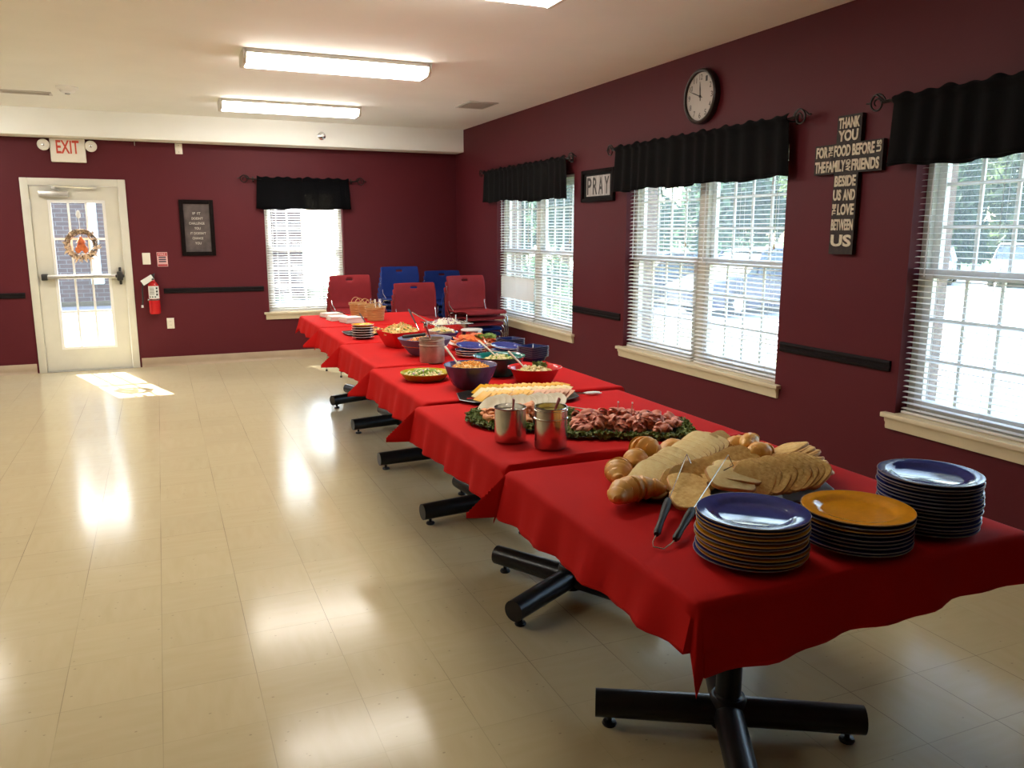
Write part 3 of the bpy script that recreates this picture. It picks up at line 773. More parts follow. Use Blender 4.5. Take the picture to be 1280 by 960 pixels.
# ------------------------------------------------------------------ ceiling items
def fixture(x0, x1, y, label):
    cx = (x0+x1)/2; o = thing('ceiling_light', label, 'ceiling light', (cx, y, ZC), 0, 'wraparound ceiling lights'); L_ = x1-x0; W = .31
    bm = NB(); box(bm, (-L_/2, -W/2, -.028), (L_/2, W/2, 0), bev=.003); obj('housing', bm, M_white, o)
    bm = NB()
    prof = [(-W/2+.012, -.028), (-W/2+.018, -.06), (-W/2+.05, -.085), (W/2-.05, -.085), (W/2-.018, -.06), (W/2-.012, -.028)]
    A = [bm.verts.new((-L_/2+.02, a, b)) for a, b in prof]; B = [bm.verts.new((L_/2-.02, a, b)) for a, b in prof]
    for i in range(len(prof)-1): bm.faces.new((A[i], A[i+1], B[i+1], B[i]))
    bm.faces.new(A[::-1]); bm.faces.new(B); obj('diffuser', bm, M_bulb, o)
    for s in (-1, 1):
        bm = NB(); P = [(-W/2, -.0), (-W/2, -.03), (-W/2+.012, -.065), (-W/2+.047, -.09), (W/2-.047, -.09), (W/2-.012, -.065), (W/2, -.03), (W/2, 0)]
        prism(bm, P, s*L_/2-.012, s*L_/2+.012, M=Matrix(((0, 0, 1, 0), (1, 0, 0, 0), (0, 1, 0, 0), (0, 0, 0, 1)))); obj('end_cap', bm, M_white, o)
fixture(.635, 1.955, 8.53, 'farther lit ceiling light, the one closest to the soffit')
fixture(.635, 1.955, 6.23, 'larger lit ceiling light nearer the camera than the soffit one')
fixture(.635, 1.955, 3.95, 'lit ceiling light cut off by the top edge, only its lens corner showing')
for k, y in enumerate((8.53, 6.23, 3.95)):
    fixture(-2.95, -1.63, y, ['lit ceiling light out of view at the left, far row', 'lit ceiling light out of view at the left, middle row', 'lit ceiling light out of view at the left, near row'][k])

M_vent = mat('vent_white', (.62, .60, .57), .45); M_gap = mat('vent_dark', (.05, .045, .04), .7)
def vent(x, y, w, d, label):
    o = thing('ceiling_vent', label, 'air vent', (x, y, ZC)); 
    bm = NB(); box(bm, (-w/2+.02, -d/2+.02, -.004), (w/2-.02, d/2-.02, -.001)); obj('opening', bm, M_gap, o, smooth=0)
    bm = NB()
    for a, b, c, e in ((-w/2, -w/2+.025, -d/2, d/2), (w/2-.025, w/2, -d/2, d/2), (-w/2+.025, w/2-.025, -d/2, -d/2+.025), (-w/2+.025, w/2-.025, d/2-.025, d/2)): box(bm, (a, c, -.010), (b, e, 0), bev=.002)
    n = int((d-.05)/.018)
    for k in range(n): cbox(bm, (0, 0, 0), (w-.05, .014, .002), T(0, -d/2+.034+k*.018, -.008, rx=.6))
    obj('grille', bm, M_vent, o, smooth=0)
vent(2.985, 7.82, .30, .42, 'square ceiling vent near the right wall')
vent(-1.0, 8.75, .42, .17, 'long narrow ceiling vent at the upper left beside the smoke detector')
sd = thing('smoke_detector', 'round white smoke detector on the ceiling at the upper left', 'smoke detector', (-.63, 8.30, ZC))
bm = NB(); lathe(bm, [(0, 0), (.088, 0), (.09, -.012), (.07, -.028), (.066, -.028), (.055, -.045), (.03, -.055), (0, -.056)], 32); obj('body', bm, M_vinyl, sd)
bm = NB(); lathe(bm, [(0, -.05), (.022, -.054), (.02, -.064), (0, -.068)], 16); obj('sensor_vent', bm, M_grey, sd)
sk = thing('wall_sprinkler', 'small chrome sprinkler head on the white soffit', 'sprinkler', (1.815, YS, 2.606)); M = rel(sk) @ on_far(1.815, 2.606, YS)
bm = NB(); lathe(bm, [(0, 0), (.042, 0), (.045, .006), (.03, .014), (0, .014)], 24, M=M); obj('escutcheon', bm, M_chrome, sk)
bm = NB(); lathe(bm, [(0, .01), (.014, .01), (.012, .04), (0, .042)], 12, M=M)
for s in (-1, 1): tube(bm, [(s*.011, 0, .03), (s*.016, 0, .05), (s*.004, 0, .068)], .0035, 6, M=M)
lathe(bm, [(0, .068), (.018, .068), (.018, .072), (0, .072)], 16, M=M); obj('nozzle', bm, M_chrome, sk)
hk = NB(); tube(hk, [(-.16, YF-.001, 2.485), (-.16, YF-.012, 2.475), (-.16, YF-.012, 2.45), (-.16, YF-.004, 2.448)], .004, 6)
tag(obj('wall_hook', hk, M_lab), 'tiny white hook high on the maroon wall right of the exit sign', 'hook')
# ------------------------------------------------------------------ six pedestal tables under red cloths
TZ = .755                                   # table top height; the cloth adds 5 mm
TOP = .760
M_red_cloth = mat('red_tablecloth', (.50, .0095, .009), .8, nscale=2.2, namt=.07, bump=.05, bscale=9, spec=.08)
M_lam = mat('laminate_top', (.30, .22, .14), .4, nscale=8, namt=.1)
HT = .505
tables = [(1.510, 1.822, 150), (1.522, 2.890, 209), (1.580, 3.968, 186), (1.622, 5.030, 183), (1.668, 6.080, 188), (1.680, 7.130, 200)]
place = ['nearest the camera', 'second from the camera', 'third from the camera', 'fourth from the camera', 'fifth from the camera', 'farthest from the camera, by the chairs']
foods = ['bread and the big plate stacks', 'meat platter and steel canisters', 'cheese tray and salad bowls', 'tomato platter and small plates', 'pasta bowl and dip pans', 'baskets and napkins']

def make_table(x, y, ang, i):
    t = thing('pedestal_table', 'black cross-base table under red cloth, %s' % place[i], 'table', (x, y, 0), 0, 'buffet tables')
    bm = NB(); box(bm, (-HT, -HT, TZ-.032), (HT, HT, TZ-.0035), bev=.006); obj('tabletop', bm, M_lam, t)
    bm = NB(); box(bm, (-.25, -.03, TZ-.05), (.25, .03, TZ-.033), bev=.004); box(bm, (-.03, -.25, TZ-.05), (.03, .25, TZ-.033), bev=.004); obj('top_spider', bm, M_black, t)
    bm = NB(); lathe(bm, [(0, .12), (.044, .12), (.044, .13), (.0385, .135), (.0385, TZ-.06), (.05, TZ-.05), (0, TZ-.05)], 24); obj('column', bm, M_black, t)
    bm = NB(); lathe(bm, [(0, .03), (.05, .03), (.056, .045), (.056, .12), (.05, .13), (0, .13)], 24); obj('hub', bm, M_black, t)
    for k in range(4):
        M = Matrix.Rotation(R_(ang+90*k), 4, 'Z')
        bm = NB(); tube(bm, [(.03, 0, .076), (.405, 0, .073)], [.046, .043], 20, M=M)
        a = obj('leg', bm, M_black, t)
        bm = NB(); lathe(bm, [(0, 0), (.022, 0), (.024, .006), (.02, .013), (.008, .015), (.008, .036), (0, .036)], 14, M=M @ T(.36, 0, 0)); obj('glide', bm, M_black, a)
    return t

def cloth(i, x, y, drops, corners, bump=0.):
    """drops: (near, far, left, right) as functions of a -1..1 position; corners {(sx,sy): (lean, ky)}"""
    S0 = HT+.004; R0 = .014
    o_label = 'red tablecloth on the table %s, under the %s' % (place[i].split(',')[0], foods[i])
    rnd = random.Random(40+i); ph = [rnd.uniform(0, 6.28) for _ in range(8)]
    inner = [-1+2*k/34 for k in range(35)]
    nd = 16
    par = [-1-(nd-k)/nd for k in range(nd)]+inner+[1+(k+1)/nd for k in range(nd)]
    bm = NB(); grid = []
    flat = lambda e: (e, 0) if e < 0 else ((R0*math.sin(min(e/R0, PI/2)), -(R0*(1-math.cos(min(e/R0, PI/2)))+max(0, e-R0*PI/2))))
    for b in par:
        row = []
        for a in par:
            ea, eb = max(0, abs(a)-1), max(0, abs(b)-1); ca, cb = max(-1, min(1, a)), max(-1, min(1, b)); sx = 1 if a > 0 else -1; sy = 1 if b > 0 else -1
            px, py, pz = ca*S0, cb*S0, TOP
            dx = (drops[3] if sx > 0 else drops[2]); dy = (drops[1] if sy > 0 else drops[0])
            Dx = dx(cb); Dy = dy(ca)
            interior = lambda s: (s < 0 and i > 0) or (s > 0 and i < 5)
            if ea and not eb:
                e = ea*Dx; h, v = flat(e); t = ea
                fl = .03*t+.010*t*math.sin(cb*11+ph[0])+.006*t*math.sin(cb*23+ph[1])
                px += sx*(h+fl*(1)); pz += v
            elif eb and not ea:
                e = eb*Dy; h, v = flat(e); t = eb
                fl = .02*t+.012*t*math.sin(ca*8+ph[2])+.006*t*math.sin(ca*19+ph[3])
                if interior(sy): fl = -.004*t; h = min(h, .010)
                py += sy*(h+fl); pz += v
            elif ea and eb:
                ex, ey = ea*Dx, eb*Dy; r = math.hypot(ex, ey); th = math.atan2(ey, ex); f = 1-abs(2*th/(PI/2)-1)
                lean, ky = corners.get((sx, sy), (.35, 1.))
                flare = .06; al = flare+lean*f
                ux, uy = math.cos(th), math.sin(th)*ky
                if ky < 1: ux = max(ux, .3*f+ux*(1-f)); l = math.hypot(ux, uy) or 1; ux, uy = ux/l, uy/l if f > .02 else uy
                h, v = flat(r)
                hor = h*min(1, 1)+max(0, r-R0)*math.sin(al); dn = v*math.cos(al) if r > R0 else v
                if interior(sy) and f < .05: hor = min(hor, .012)
                px += sx*ux*hor; py += sy*uy*hor; pz += dn
            else:
                # lying on the top: faint rolls along the edges and press creases
                pz += bump*math.exp(-((b+1)/.09)**2)*(.75+.25*math.sin(a*5+ph[4])) if bump else 0
                m = min(1, (1-abs(a))*8, (1-abs(b))*8)
                pz += m*(.0012*math.exp(-((a-.02)/.02)**2)+.0012*math.exp(-((b+.05)/.02)**2))
            if bump and (eb and sy < 0) and not ea: pz += bump*.75*max(0, 1-eb*3)
            row.append(bm.verts.new((px, py, pz)))
        grid.append(row)
    for r1, r2_ in zip(grid, grid[1:]):
        for k in range(len(r1)-1): bm.faces.new((r1[k], r1[k+1], r2_[k+1], r2_[k]))
    o = obj('tablecloth', bm, M_red_cloth, None, smooth=60, loc=(x, y, 0))
    s = o.modifiers.new('thickness', 'SOLIDIFY'); s.thickness = .0016; s.offset = -1
    return tag(o, o_label, 'tablecloth', 'red tablecloths')

for i, (x, y, a) in enumerate(tables): make_table(x, y, a, i)
lin = lambda p, q: (lambda s: p+(q-p)*(s+1)/2)
deep = {(-1, 1): (.75, .25), (-1, -1): (.22, .25), (1, 1): (.6, .25), (1, -1): (.2, .25)}
for i, (x, y, a) in enumerate(tables):
    near = lin(.175, .125) if i == 0 else lin(.13, .12)
    cn = dict(deep)
    if i == 0: cn[(-1, -1)] = (.10, 1.); cn[(1, -1)] = (.45, 1.)
    if i == 5: cn[(-1, 1)] = (.35, 1.); cn[(-1, -1)] = (.3, .3)
    left = lin(.125, .160) if i == 0 else (lin(.15, .13) if i == 5 else lin(.15, .165))
    cloth(i, x, y, (near, lin(.14, .14), left, lin(.13, .13)), cn, bump=[0, .018, .006, .005, .004, .004][i])
# ------------------------------------------------------------------ tableware
M_navy = mat('navy_stoneware', (.042, .054, .23), .08, nscale=60, namt=.1, spec=.22)
M_mustard = mat('mustard_stoneware', (.78, .33, .015), .09, nscale=60, namt=.07, spec=.4)
M_tanrim = mat('tan_glaze_edge', (.50, .30, .10), .3)
M_navyrim = mat('worn_navy_edge', (.20, .20, .26), .3)
M_whiterim = mat('white_edge', (.86, .83, .76), .3)
M_darkblue = mat('dark_blue_glaze', (.010, .020, .085), .1, nscale=60, namt=.1, spec=.4)
M_blue = mat('blue_glaze', (.025, .05, .20), .15, nscale=60, namt=.1, coat=.5)
FT = TOP+.0012

def plate_bms(R, h=.020):
    """coupe-rimmed dinner plate: body and worn edge, as two bmeshes"""
    bm = NB()
    lathe(bm, [(0, .003), (R*.56, .003), (R*.58, 0), (R*.63, 0), (R*.66, .005), (R*.80, h*.55), (R-.0008, h-.0035)], 48)
    lathe(bm, [(0, .0075), (R*.60, .0075), (R*.68, .0105), (R*.73, .0155), (R*.86, .0180), (R-.0012, h-.0005)], 48)
    rim = NB(); lathe(rim, [(R-.0008, h-.0036), (R+.0004, h-.002), (R-.0002, h-.0004), (R-.0014, h-.0003)], 48)
    return bm, rim
def make_plate(label, cat, loc, R, m, mr, group):
    p = thing('dinner_plate', label, cat, loc, 0, group)
    a, b = plate_bms(R); obj('plate_body', a, m, p, smooth=50); obj('rim_edge', b, mr, p, smooth=60)
    return p
protos = {}
def stack(x, y, kinds, pitch, R, where, group, jit=.003, seed=0, z0=FT):
    """kinds listed bottom to top"""
    rnd = random.Random(seed); n = len(kinds)
    for k, c in enumerate(kinds):
        colour, m, mr = {'N': ('navy', M_navy, M_navyrim), 'n': ('navy', M_navy, M_tanrim), 'O': ('mustard', M_mustard, M_tanrim), 'W': ('navy', M_navy, M_whiterim), 'w': ('mustard', M_mustard, M_whiterim), 'B': ('brown', M_brownplate, M_whiterim)}[c]
        i = n-1-k
        lab = '%s %s plate, %s %s' % (colour, 'dinner' if R > .11 else 'side', fromtop(i), where)
        loc = (x+rnd.uniform(-jit, jit), y+rnd.uniform(-jit, jit), z0+k*pitch)
        key = (c, R)
        if key not in protos: q_ = protos[key] = make_plate(lab, 'plate', loc, R, m, mr, group)
        else: q_ = dup(protos[key], loc, rnd.uniform(0, 6), lab, group)
    return q_
M_brownplate = mat('brown_stoneware', (.10, .045, .025), .25, coat=.3)
stack(1.248, 1.455, 'NONONONONONnN', .0083, .131, 'the leftmost big plate stack', 'plates in the left near stack', seed=1)
stack(1.544, 1.421, 'NNNNNNONO', .0097, .133, 'the middle big plate stack', 'plates in the middle near stack', seed=2)
stack(1.811, 1.438, 'N'*15, .0093, .127, 'the tall all-navy stack at the right', 'plates in the right near stack', jit=.004, seed=3)
tp_ = stack(1.745, 4.69, 'wWWW', .0135, .098, 'the left small stack before the tomato platter', 'side plates by the tomato platter', seed=4, jit=.004)
tq_ = stack(1.945, 4.60, 'wWWW', .0135, .098, 'the right small stack before the tomato platter', 'side plates by the tomato platter', seed=5, jit=.004)
for o_, y_ in ((tp_, 4.695), (tq_, 4.605)): o_.rotation_euler = (R_(7), 0, .3); o_.location.y = y_; o_.location.z += .0115
stack(1.319, 5.80, 'BBBBBw', .0175, .080, 'the small white-edged stack on the left edge', 'small plates by the pasta bowl', seed=6, jit=.002)

# square navy bowls in two stacks at the wall side
def square_bowl(label, loc, s, m, group, rz=0):
    o = thing('square_bowl', label, 'bowl', loc, rz, group); bm = NB(); L = []
    def ring(h, z):
        c = h*.25; P = []
        for sx, sy in ((1, 1), (-1, 1), (-1, -1), (1, -1)):
            a0 = {(1, 1): 0, (-1, 1): 90, (-1, -1): 180, (1, -1): 270}[(sx, sy)]
            for k in range(5): a = R_(a0+22.5*k); P.append((sx*(h-c)+c*math.cos(a), sy*(h-c)+c*math.sin(a), z))
        return [bm.verts.new(p) for p in P]
    rs = [ring(s*.74, 0), ring(s*.76, .002), ring(s*.90, .0235), ring(s*.995, .0265), ring(s, .029), ring(s*.985, .0295), ring(s*.89, .027), ring(s*.72, .006)]
    for a, b in zip(rs, rs[1:]):
        for k in range(20): bm.faces.new((a[k], a[(k+1) % 20], b[(k+1) % 20], b[k])).material_index = 1 if a is rs[3] else 0
    bm.faces.new(rs[0][::-1]); bm.faces.new(rs[-1]); obj('bowl_body', bm, [m, M_navyrim], o)
    return o
first = None
for sidx, (x, y, n, w) in enumerate(((2.035, 4.405, 8, 'the nearer navy stack by the wall'), (2.05, 4.79, 8, 'the farther navy stack by the wall'))):
    for k in range(n):
        lab = 'navy square bowl, %s %s' % (fromtop(n-1-k), w); loc = (x+random.uniform(-.002, .002), y+random.uniform(-.002, .002), FT+k*.0085)
        if first is None: first = square_bowl(lab, loc, .074, M_darkblue, 'navy bowls by the wall', .35)
        else: dup(first, loc, .35 if sidx == 0 else .2, lab, 'navy bowls by the wall')

# ------------------------------------------------------------------ breads
M_crust = mix2('golden_crust', (.84, .47, .11), (.66, .28, .04), 14, .35, .70, rough=.42, bump=.2, c3=(.40, .14, .018))
M_crumb = mix2('pale_crumb', (.94, .77, .38), (.88, .67, .29), 60, .35, .65, rough=.75, bump=.25)
M_wheat = mix2('wheat_crumb', (.90, .64, .24), (.75, .45, .13), 90, .35, .65, rough=.8, bump=.3)
M_edge = mix2('brown_crust_edge', (.66, .36, .10), (.46, .20, .045), 30, .35, .65, rough=.6)
M_tray = mat('black_tray', (.012, .012, .012), .28, nscale=30, namt=.2)

def rounded(bm, w, d, c, z0, z1, lip=0, M=None, seg=5, mi=0):
    """rounded-rectangle dish: floor at z0, outer lip at z1"""
    def ring(a, b, r, z):
        P = []
        for q, (sx, sy) in enumerate(((1, 1), (-1, 1), (-1, -1), (1, -1))):
            for k in range(seg): t = R_(90*q+90*k/(seg-1)); P.append(bm.verts.new((sx*(a-r)+r*math.cos(t), sy*(b-r)+r*math.sin(t), z)))
        return P
    rs = [ring(w/2-lip, d/2-lip, c*.8, z0), ring(w/2, d/2, c, z1), ring(w/2-.004, d/2-.004, c, z1+.002), ring(w/2-lip-.004, d/2-lip-.004, c*.8, z0+.004)]
    vs = [v for r in rs for v in r]
    n = 4*seg
    for a, b in zip(rs, rs[1:]):
        for k in range(n): bm.faces.new((a[k], a[(k+1) % n], b[(k+1) % n], b[k])).material_index = mi
    bm.faces.new(rs[0][::-1]).material_index = mi; bm.faces.new(rs[-1]).material_index = mi
    xf(bm, vs, M)
    return vs
TR = (1.545, 1.985, R_(-24))
bm = NB(); rounded(bm, .66, .46, .12, 0, .012, .03); o = obj('bread_tray', bm, M_tray, None, loc=(TR[0], TR[1], FT)); o.rotation_euler.z = TR[2]
tag(o, 'black tray holding the croissants and sliced bread on the nearest table', 'tray')
BZ = FT+.007

def croissant(name, label, loc, rz, L=.15, R=.036, bend=.9, segs=7, seed=1, cat='croissant', tilt=0):
    """crescent roll: rolled bands that overlap aslant, thick waist, tapering tips"""
    bm = NB(); n = 56; m = 20; rad = L/max(bend, .05); rnd = random.Random(seed); rings = []
    for i in range(n+1):
        t = i/n*2-1; a = t*bend/2
        c = Vector((rad*math.sin(a), -rad*(1-math.cos(a)), 0)); nx = Vector((-math.sin(a)*-1, math.cos(a), 0)); nx = Vector((math.sin(a), math.cos(a), 0)); env = max(.12, (1-abs(t)**2.2*.74)) if abs(t) < .985 else .05
        ring = []
        for k in range(m):
            th = 2*PI*k/m; q = abs(t)*segs/2+.22*math.cos(th+seed); saw = q % 1.0
            r = R*env*(1.04-.20*saw**1.6)*(1+.07*noise.noise(Vector((t*5, math.cos(th)*1.5, math.sin(th)*1.5+seed*3))))
            z = math.sin(th)*r*.86; 
            ring.append(bm.verts.new(c+nx*(math.cos(th)*r)+Vector((0, 0, max(R*.80+z, .002)))))
        rings.append(ring)
    for a, b in zip(rings, rings[1:]):
        for k in range(m): bm.faces.new((a[k], a[(k+1) % m], b[(k+1) % m], b[k]))
    bm.faces.new(rings[0][::-1]); bm.faces.new(rings[-1])
    o = obj(name, bm, M_crust, None, smooth=50, loc=loc); o.rotation_euler = (0, tilt, rz)
    return tag(o, label, cat, 'croissants and rolls on the bread tray')
CR_ = [('large crescent croissant at the front left corner of the bread tray', (1.190, 1.905, BZ), R_(8), .215, .044, 2.3, 6),
       ('long croissant along the left edge of the bread tray, behind the front one', (1.255, 2.080, BZ), R_(54), .175, .043, .5, 7),
       ('croissant near the back left of the bread tray, half hidden', (1.375, 2.175, BZ), R_(50), .13, .040, .5, 5),
       ('tall knotted croissant at the back left of the bread tray', (1.455, 2.245, BZ), R_(100), .13, .050, .8, 5),
       ('small smooth roll at the back of the bread tray, left of the white slices', (1.555, 2.225, BZ), R_(20), .13, .042, .2, 2)]
for k, (lab, loc, rz, L, R, bend, sg) in enumerate(CR_): croissant('croissant', lab, loc, rz, L, R, bend, sg, k)
for k, (lab, loc, rz, L, R) in enumerate((('small round roll at the very back of the bread tray', (1.745, 2.225, BZ+.01), R_(-20), .085, .036), ('golden roll behind the white slices at the back right of the tray', (1.765, 2.150, BZ+.01), R_(5), .13, .040),
        ('long golden roll lying on the back right rolls', (1.775, 2.105, BZ+.045), R_(35), .14, .030), ('golden split roll at the right end of the crusty slices', (1.755, 2.030, BZ+.025), R_(15), .13, .036))):
    croissant('bread_roll', lab, loc, rz, L, R, .25, 3, 20+k, 'bread roll')

def slice_bm(w, h, th, dome=.25, seed=0, n=24):
    """bread slice standing in XZ, its cut face along Y; crumb faces slot 0, crust slot 1"""
    P = []
    for k in range(n):
        a = 2*PI*k/n; cx, sy = math.cos(a), math.sin(a); e = .55
        x = w/2*abs(cx)**e*(1 if cx > 0 else -1); z = h/2*abs(sy)**e*(1 if sy > 0 else -1)
        if z > 0: z *= 1+dome*(1-(2*x/w)**2)*.6
        P.append((x*(1+.03*noise.noise(Vector((k*.7, seed, 0)))), z+h/2))
    bm = NB()
    def ring(s, y): return [bm.verts.new((p[0]*s, y+.002*math.sin(p[0]*40+seed), (p[1]-h/2)*s+h/2)) for p in P]
    rs = [ring(.965, -th/2), ring(1, -th/2+.002), ring(1, th/2-.002), ring(.965, th/2)]
    for a, b in zip(rs, rs[1:]):
        for k in range(n): bm.faces.new((a[k], a[(k+1) % n], b[(k+1) % n], b[k])).material_index = 1
    bm.faces.new(rs[0][::-1]).material_index = 0; bm.faces.new(rs[-1]).material_index = 0
    return bm
def bread_row(p0, p1, n, w, h, th, lean, roll, ax0, ax1, mats, label, group, dome=.2, z0=0., z1=0., seed=0, arch=0.):
    """slices shingled from p0 to p1; each lies leaned back along its axis (degrees, ax0 -> ax1) and rolled onto the one before"""
    a, b = Vector(p0), Vector(p1); d = (b-a); rnd = random.Random(seed)
    src = obj('bread_slice', slice_bm(w, h, th, dome, seed), mats, None, smooth=40)
    for k in range(n):
        t = k/(n-1) if n > 1 else 0; p = a+d*t
        loc = (p.x+rnd.uniform(-.004, .004), p.y+rnd.uniform(-.004, .004), BZ+z0+(z1-z0)*t+arch*math.sin(PI*t)+.003)
        o = src if k == 0 else src.copy()
        if k: COL.objects.link(o)
        o.location = loc; o.rotation_euler = (R_(lean)+rnd.uniform(-.10, .10), R_(roll)+rnd.uniform(-.09, .09), R_(ax0+(ax1-ax0)*t-90)+rnd.uniform(-.05, .05))
        tag(o, label % nth(k), 'bread slice', group)
# broad pale slices, faces up, shingled from the front left to the back right
bread_row((1.330, 1.895), (1.665, 2.105), 12, .15, .130, .013, -76, -22, 118, 112, [M_crumb, M_edge], 'pale white bread slice, %s from the left in the back pale row', 'pale bread slices', dome=.1, z0=.016, z1=.034, seed=1)
bread_row((1.655, 2.105), (1.725, 2.150), 6, .12, .085, .011, -48, -20, 120, 110, [M_crumb, M_edge], 'pale white bread slice, %s in the tight bunch ending the pale row', 'pale bread slices', dome=.2, z0=.012, z1=.012, seed=2)
# crusty brown slices in front of the pale row
bread_row((1.385, 1.865), (1.690, 1.965), 13, .095, .095, .0115, -64, -26, 122, 108, [M_wheat, M_edge], 'brown crusted bread slice, %s from the left in the middle row', 'brown crusted slices', dome=.35, z0=.012, z1=.016, seed=3)
# broad slices at the front left, one over the other
bread_row((1.300, 1.735), (1.370, 1.865), 3, .118, .115, .012, -80, 3, 74, 70, [M_wheat, M_edge], 'broad tan bread slice, %s from the front beside the tongs', 'broad tan slices', dome=.25, z0=.014, z1=.030, seed=4)
# two round pale slices in front of the middle row
bread_row((1.455, 1.765), (1.490, 1.800), 2, .14, .115, .012, -76, 4, 74, 66, [M_crumb, M_edge], 'round pale bread slice behind the left plate stack, %s from the front', 'round pale slices', dome=.2, z0=.034, z1=.044, seed=5)
# wheat sandwich slices fanned at the right
bread_row((1.570, 1.775), (1.735, 1.715), 10, .110, .120, .013, -70, -36, 118, 100, [M_wheat, M_edge], 'wheat bread slice, %s from the left in the front fan', 'wheat slices in the front fan', dome=.12, z0=.026, z1=.046, seed=6)
bread_row((1.775, 1.985), (1.690, 1.850), 14, .110, .150, .0105, -82, -13, 14, -34, [M_wheat, M_edge], 'wheat bread slice, %s from the back in the right fan', 'wheat slices in the right fan', dome=.03, z0=.040, z1=.014, seed=7)

# ------------------------------------------------------------------ utensil helpers
M_steel = mat('brushed_steel', (.62, .60, .57), .2, metal=1., nscale=30, namt=.08)
M_blackgrip = mat('black_grip', (.008, .008, .008), .5, spec=.25, nscale=60, namt=.3)
M_creamgrip = mat('cream_plastic', (.72, .64, .50), .4)
M_whiteplast = mat('white_plastic', (.82, .80, .76), .35)
def grip(bm, a, b, r=.011):
    a, b = Vector(a), Vector(b); d = b-a
    tube(bm, [a, a+d*.06, a+d*.35, a+d*.75, a+d*.94, b], [r*.6, r*.9, r*.78, r*1.08, r*1.0, r*.55], 12)

# bread tongs with two black grips joined by a wire bow
tg = thing('bread_tongs', 'wire bread tongs with two black grips resting on the bread beside the left plates', 'tongs', (1.09, 1.60, FT))
o0 = Vector(tg.location)
def L3(x, y, z): return Vector((x, y, z))-o0
g1a, g1b = L3(1.105, 1.640, FT+.013), L3(1.242, 1.790, FT+.040)
g2a, g2b = L3(1.128, 1.592, FT+.013), L3(1.258, 1.700, FT+.040)
t1, t2 = L3(1.420, 1.962, FT+.105), L3(1.485, 1.850, FT+.125)
bm = NB(); tube(bm, [g1a, g1a+Vector((-.03, -.03, -.004)), L3(1.062, 1.588, FT+.006), L3(1.078, 1.566, FT+.006), g2a+Vector((-.02, -.012, -.004)), g2a], .0018, 6); obj('bow_wire', bm, M_steel, tg)
for k, (a, b, tip) in enumerate(((g1a, g1b, t1), (g2a, g2b, t2))):
    bm = NB(); grip(bm, a, b); h = obj('grip', bm, M_blackgrip, tg)
    bm = NB(); d = (tip-b).normalized(); sd_ = Vector((.6, -.8, 0)).normalized()
    tube(bm, [b, tip, tip+sd_*.016+Vector((0, 0, -.03)), tip-d*.035-Vector((0, 0, .028))], .0018, 6); obj('tong_wire', bm, M_steel, h)

# ------------------------------------------------------------------ greens
def leafy(bm, c, r, n, seed, size=.010, flat=.5):
    """curly parsley: many small ruffled blades around a point"""
    rnd = random.Random(seed)
    for k in range(n):
        a = rnd.uniform(0, 6.28); rr = r*math.sqrt(rnd.random()); z = rnd.random()*r*flat
        M = T(c[0]+rr*math.cos(a), c[1]+rr*math.sin(a), c[2]+z, rx=rnd.uniform(-1, 1), ry=rnd.uniform(-1, 1), rz=rnd.uniform(0, 6.28))
        s = size*rnd.uniform(.6, 1.3)
        vs = [bm.verts.new(M @ Vector(p)) for p in ((-s, 0, -s*.3), (-s*.4, s*.8, s*.4), (s*.5, s*.7, -s*.2), (s, 0, s*.5), (s*.4, -s*.8, -s*.3), (-s*.5, -s*.7, s*.4), (0, 0, s*.15))]
        for q in range(6): bm.faces.new((vs[q], vs[(q+1) % 6], vs[6]))
M_parsley = mix2('curly_parsley', (.085, .13, .02), (.23, .29, .06), 50, .35, .65, rough=.6)
M_lettuce = mix2('green_leaf', (.10, .24, .03), (.30, .42, .10), 30, .35, .65, rough=.5)

def ring_greens(name, label, loc, pts, r, n, seed, size=.011):
    bm = NB()
    for k, p in enumerate(pts): leafy(bm, p, r, n, seed+k, size)
    o = obj(name, bm, M_parsley, None, smooth=0, loc=loc); return tag(o, label, 'greens', kind='stuff')

# ham platter
HC = Vector((1.625, 2.665, FT)); HR = R_(-27)
bm = NB(); rounded(bm, .52, .32, .09, 0, .012, .03); o = obj('meat_tray', bm, M_tray, None, loc=HC); o.rotation_euler.z = HR
tag(o, 'black tray under the heap of pink ham slices', 'tray')
MH = Matrix.Translation(HC) @ Matrix.Rotation(HR, 4, 'Z')
pts = []
for k in range(40):
    t = k/40*2*PI; pts.append((.235*max(-1, min(1, 1.25*math.cos(t))), .14*max(-1, min(1, 1.25*math.sin(t))), .008))
g = ring_greens('parsley_garnish', 'curly green parsley bordering the ham slices', HC, pts, .030, 42, 100); g.rotation_euler.z = HR
M_ham = mix2('ham', (.56, .15, .09), (.70, .28, .18), 26, .35, .65, rough=.5, c3=(.80, .44, .31))
M_turkey = mix2('orange_turkey', (.76, .24, .07), (.84, .38, .15), 26, .35, .65, rough=.5, c3=(.88, .52, .28))
M_whitemeat = mix2('pale_slices', (.62, .54, .36), (.72, .66, .50), 20, .35, .65, rough=.5)
def curl_bm(w, L, turns, r0, seed, th=.0022):
    """a thin slice folded over and rolled into a loose curl"""
    rnd = random.Random(seed); bm = NB(); n = 22; m = 6; ph = rnd.uniform(0, 6.28)
    top = []
    for i in range(n+1):
        t = i/n; a = t*turns*2*PI; r = r0*(.55+1.15*t); row = []
        for j in range(m+1):
            s = j/m*2-1; wv = .0035*math.sin(s*4+ph+a*.7); taper = 1-.25*abs(t-.5)
            row.append(bm.verts.new((s*w/2*taper, (r+wv)*math.cos(a), (r+wv)*.72*math.sin(a)+r0)))
        top.append(row)
    for a, b in zip(top, top[1:]):
        for j in range(m): bm.faces.new((a[j], a[j+1], b[j+1], b[j]))
    return bm
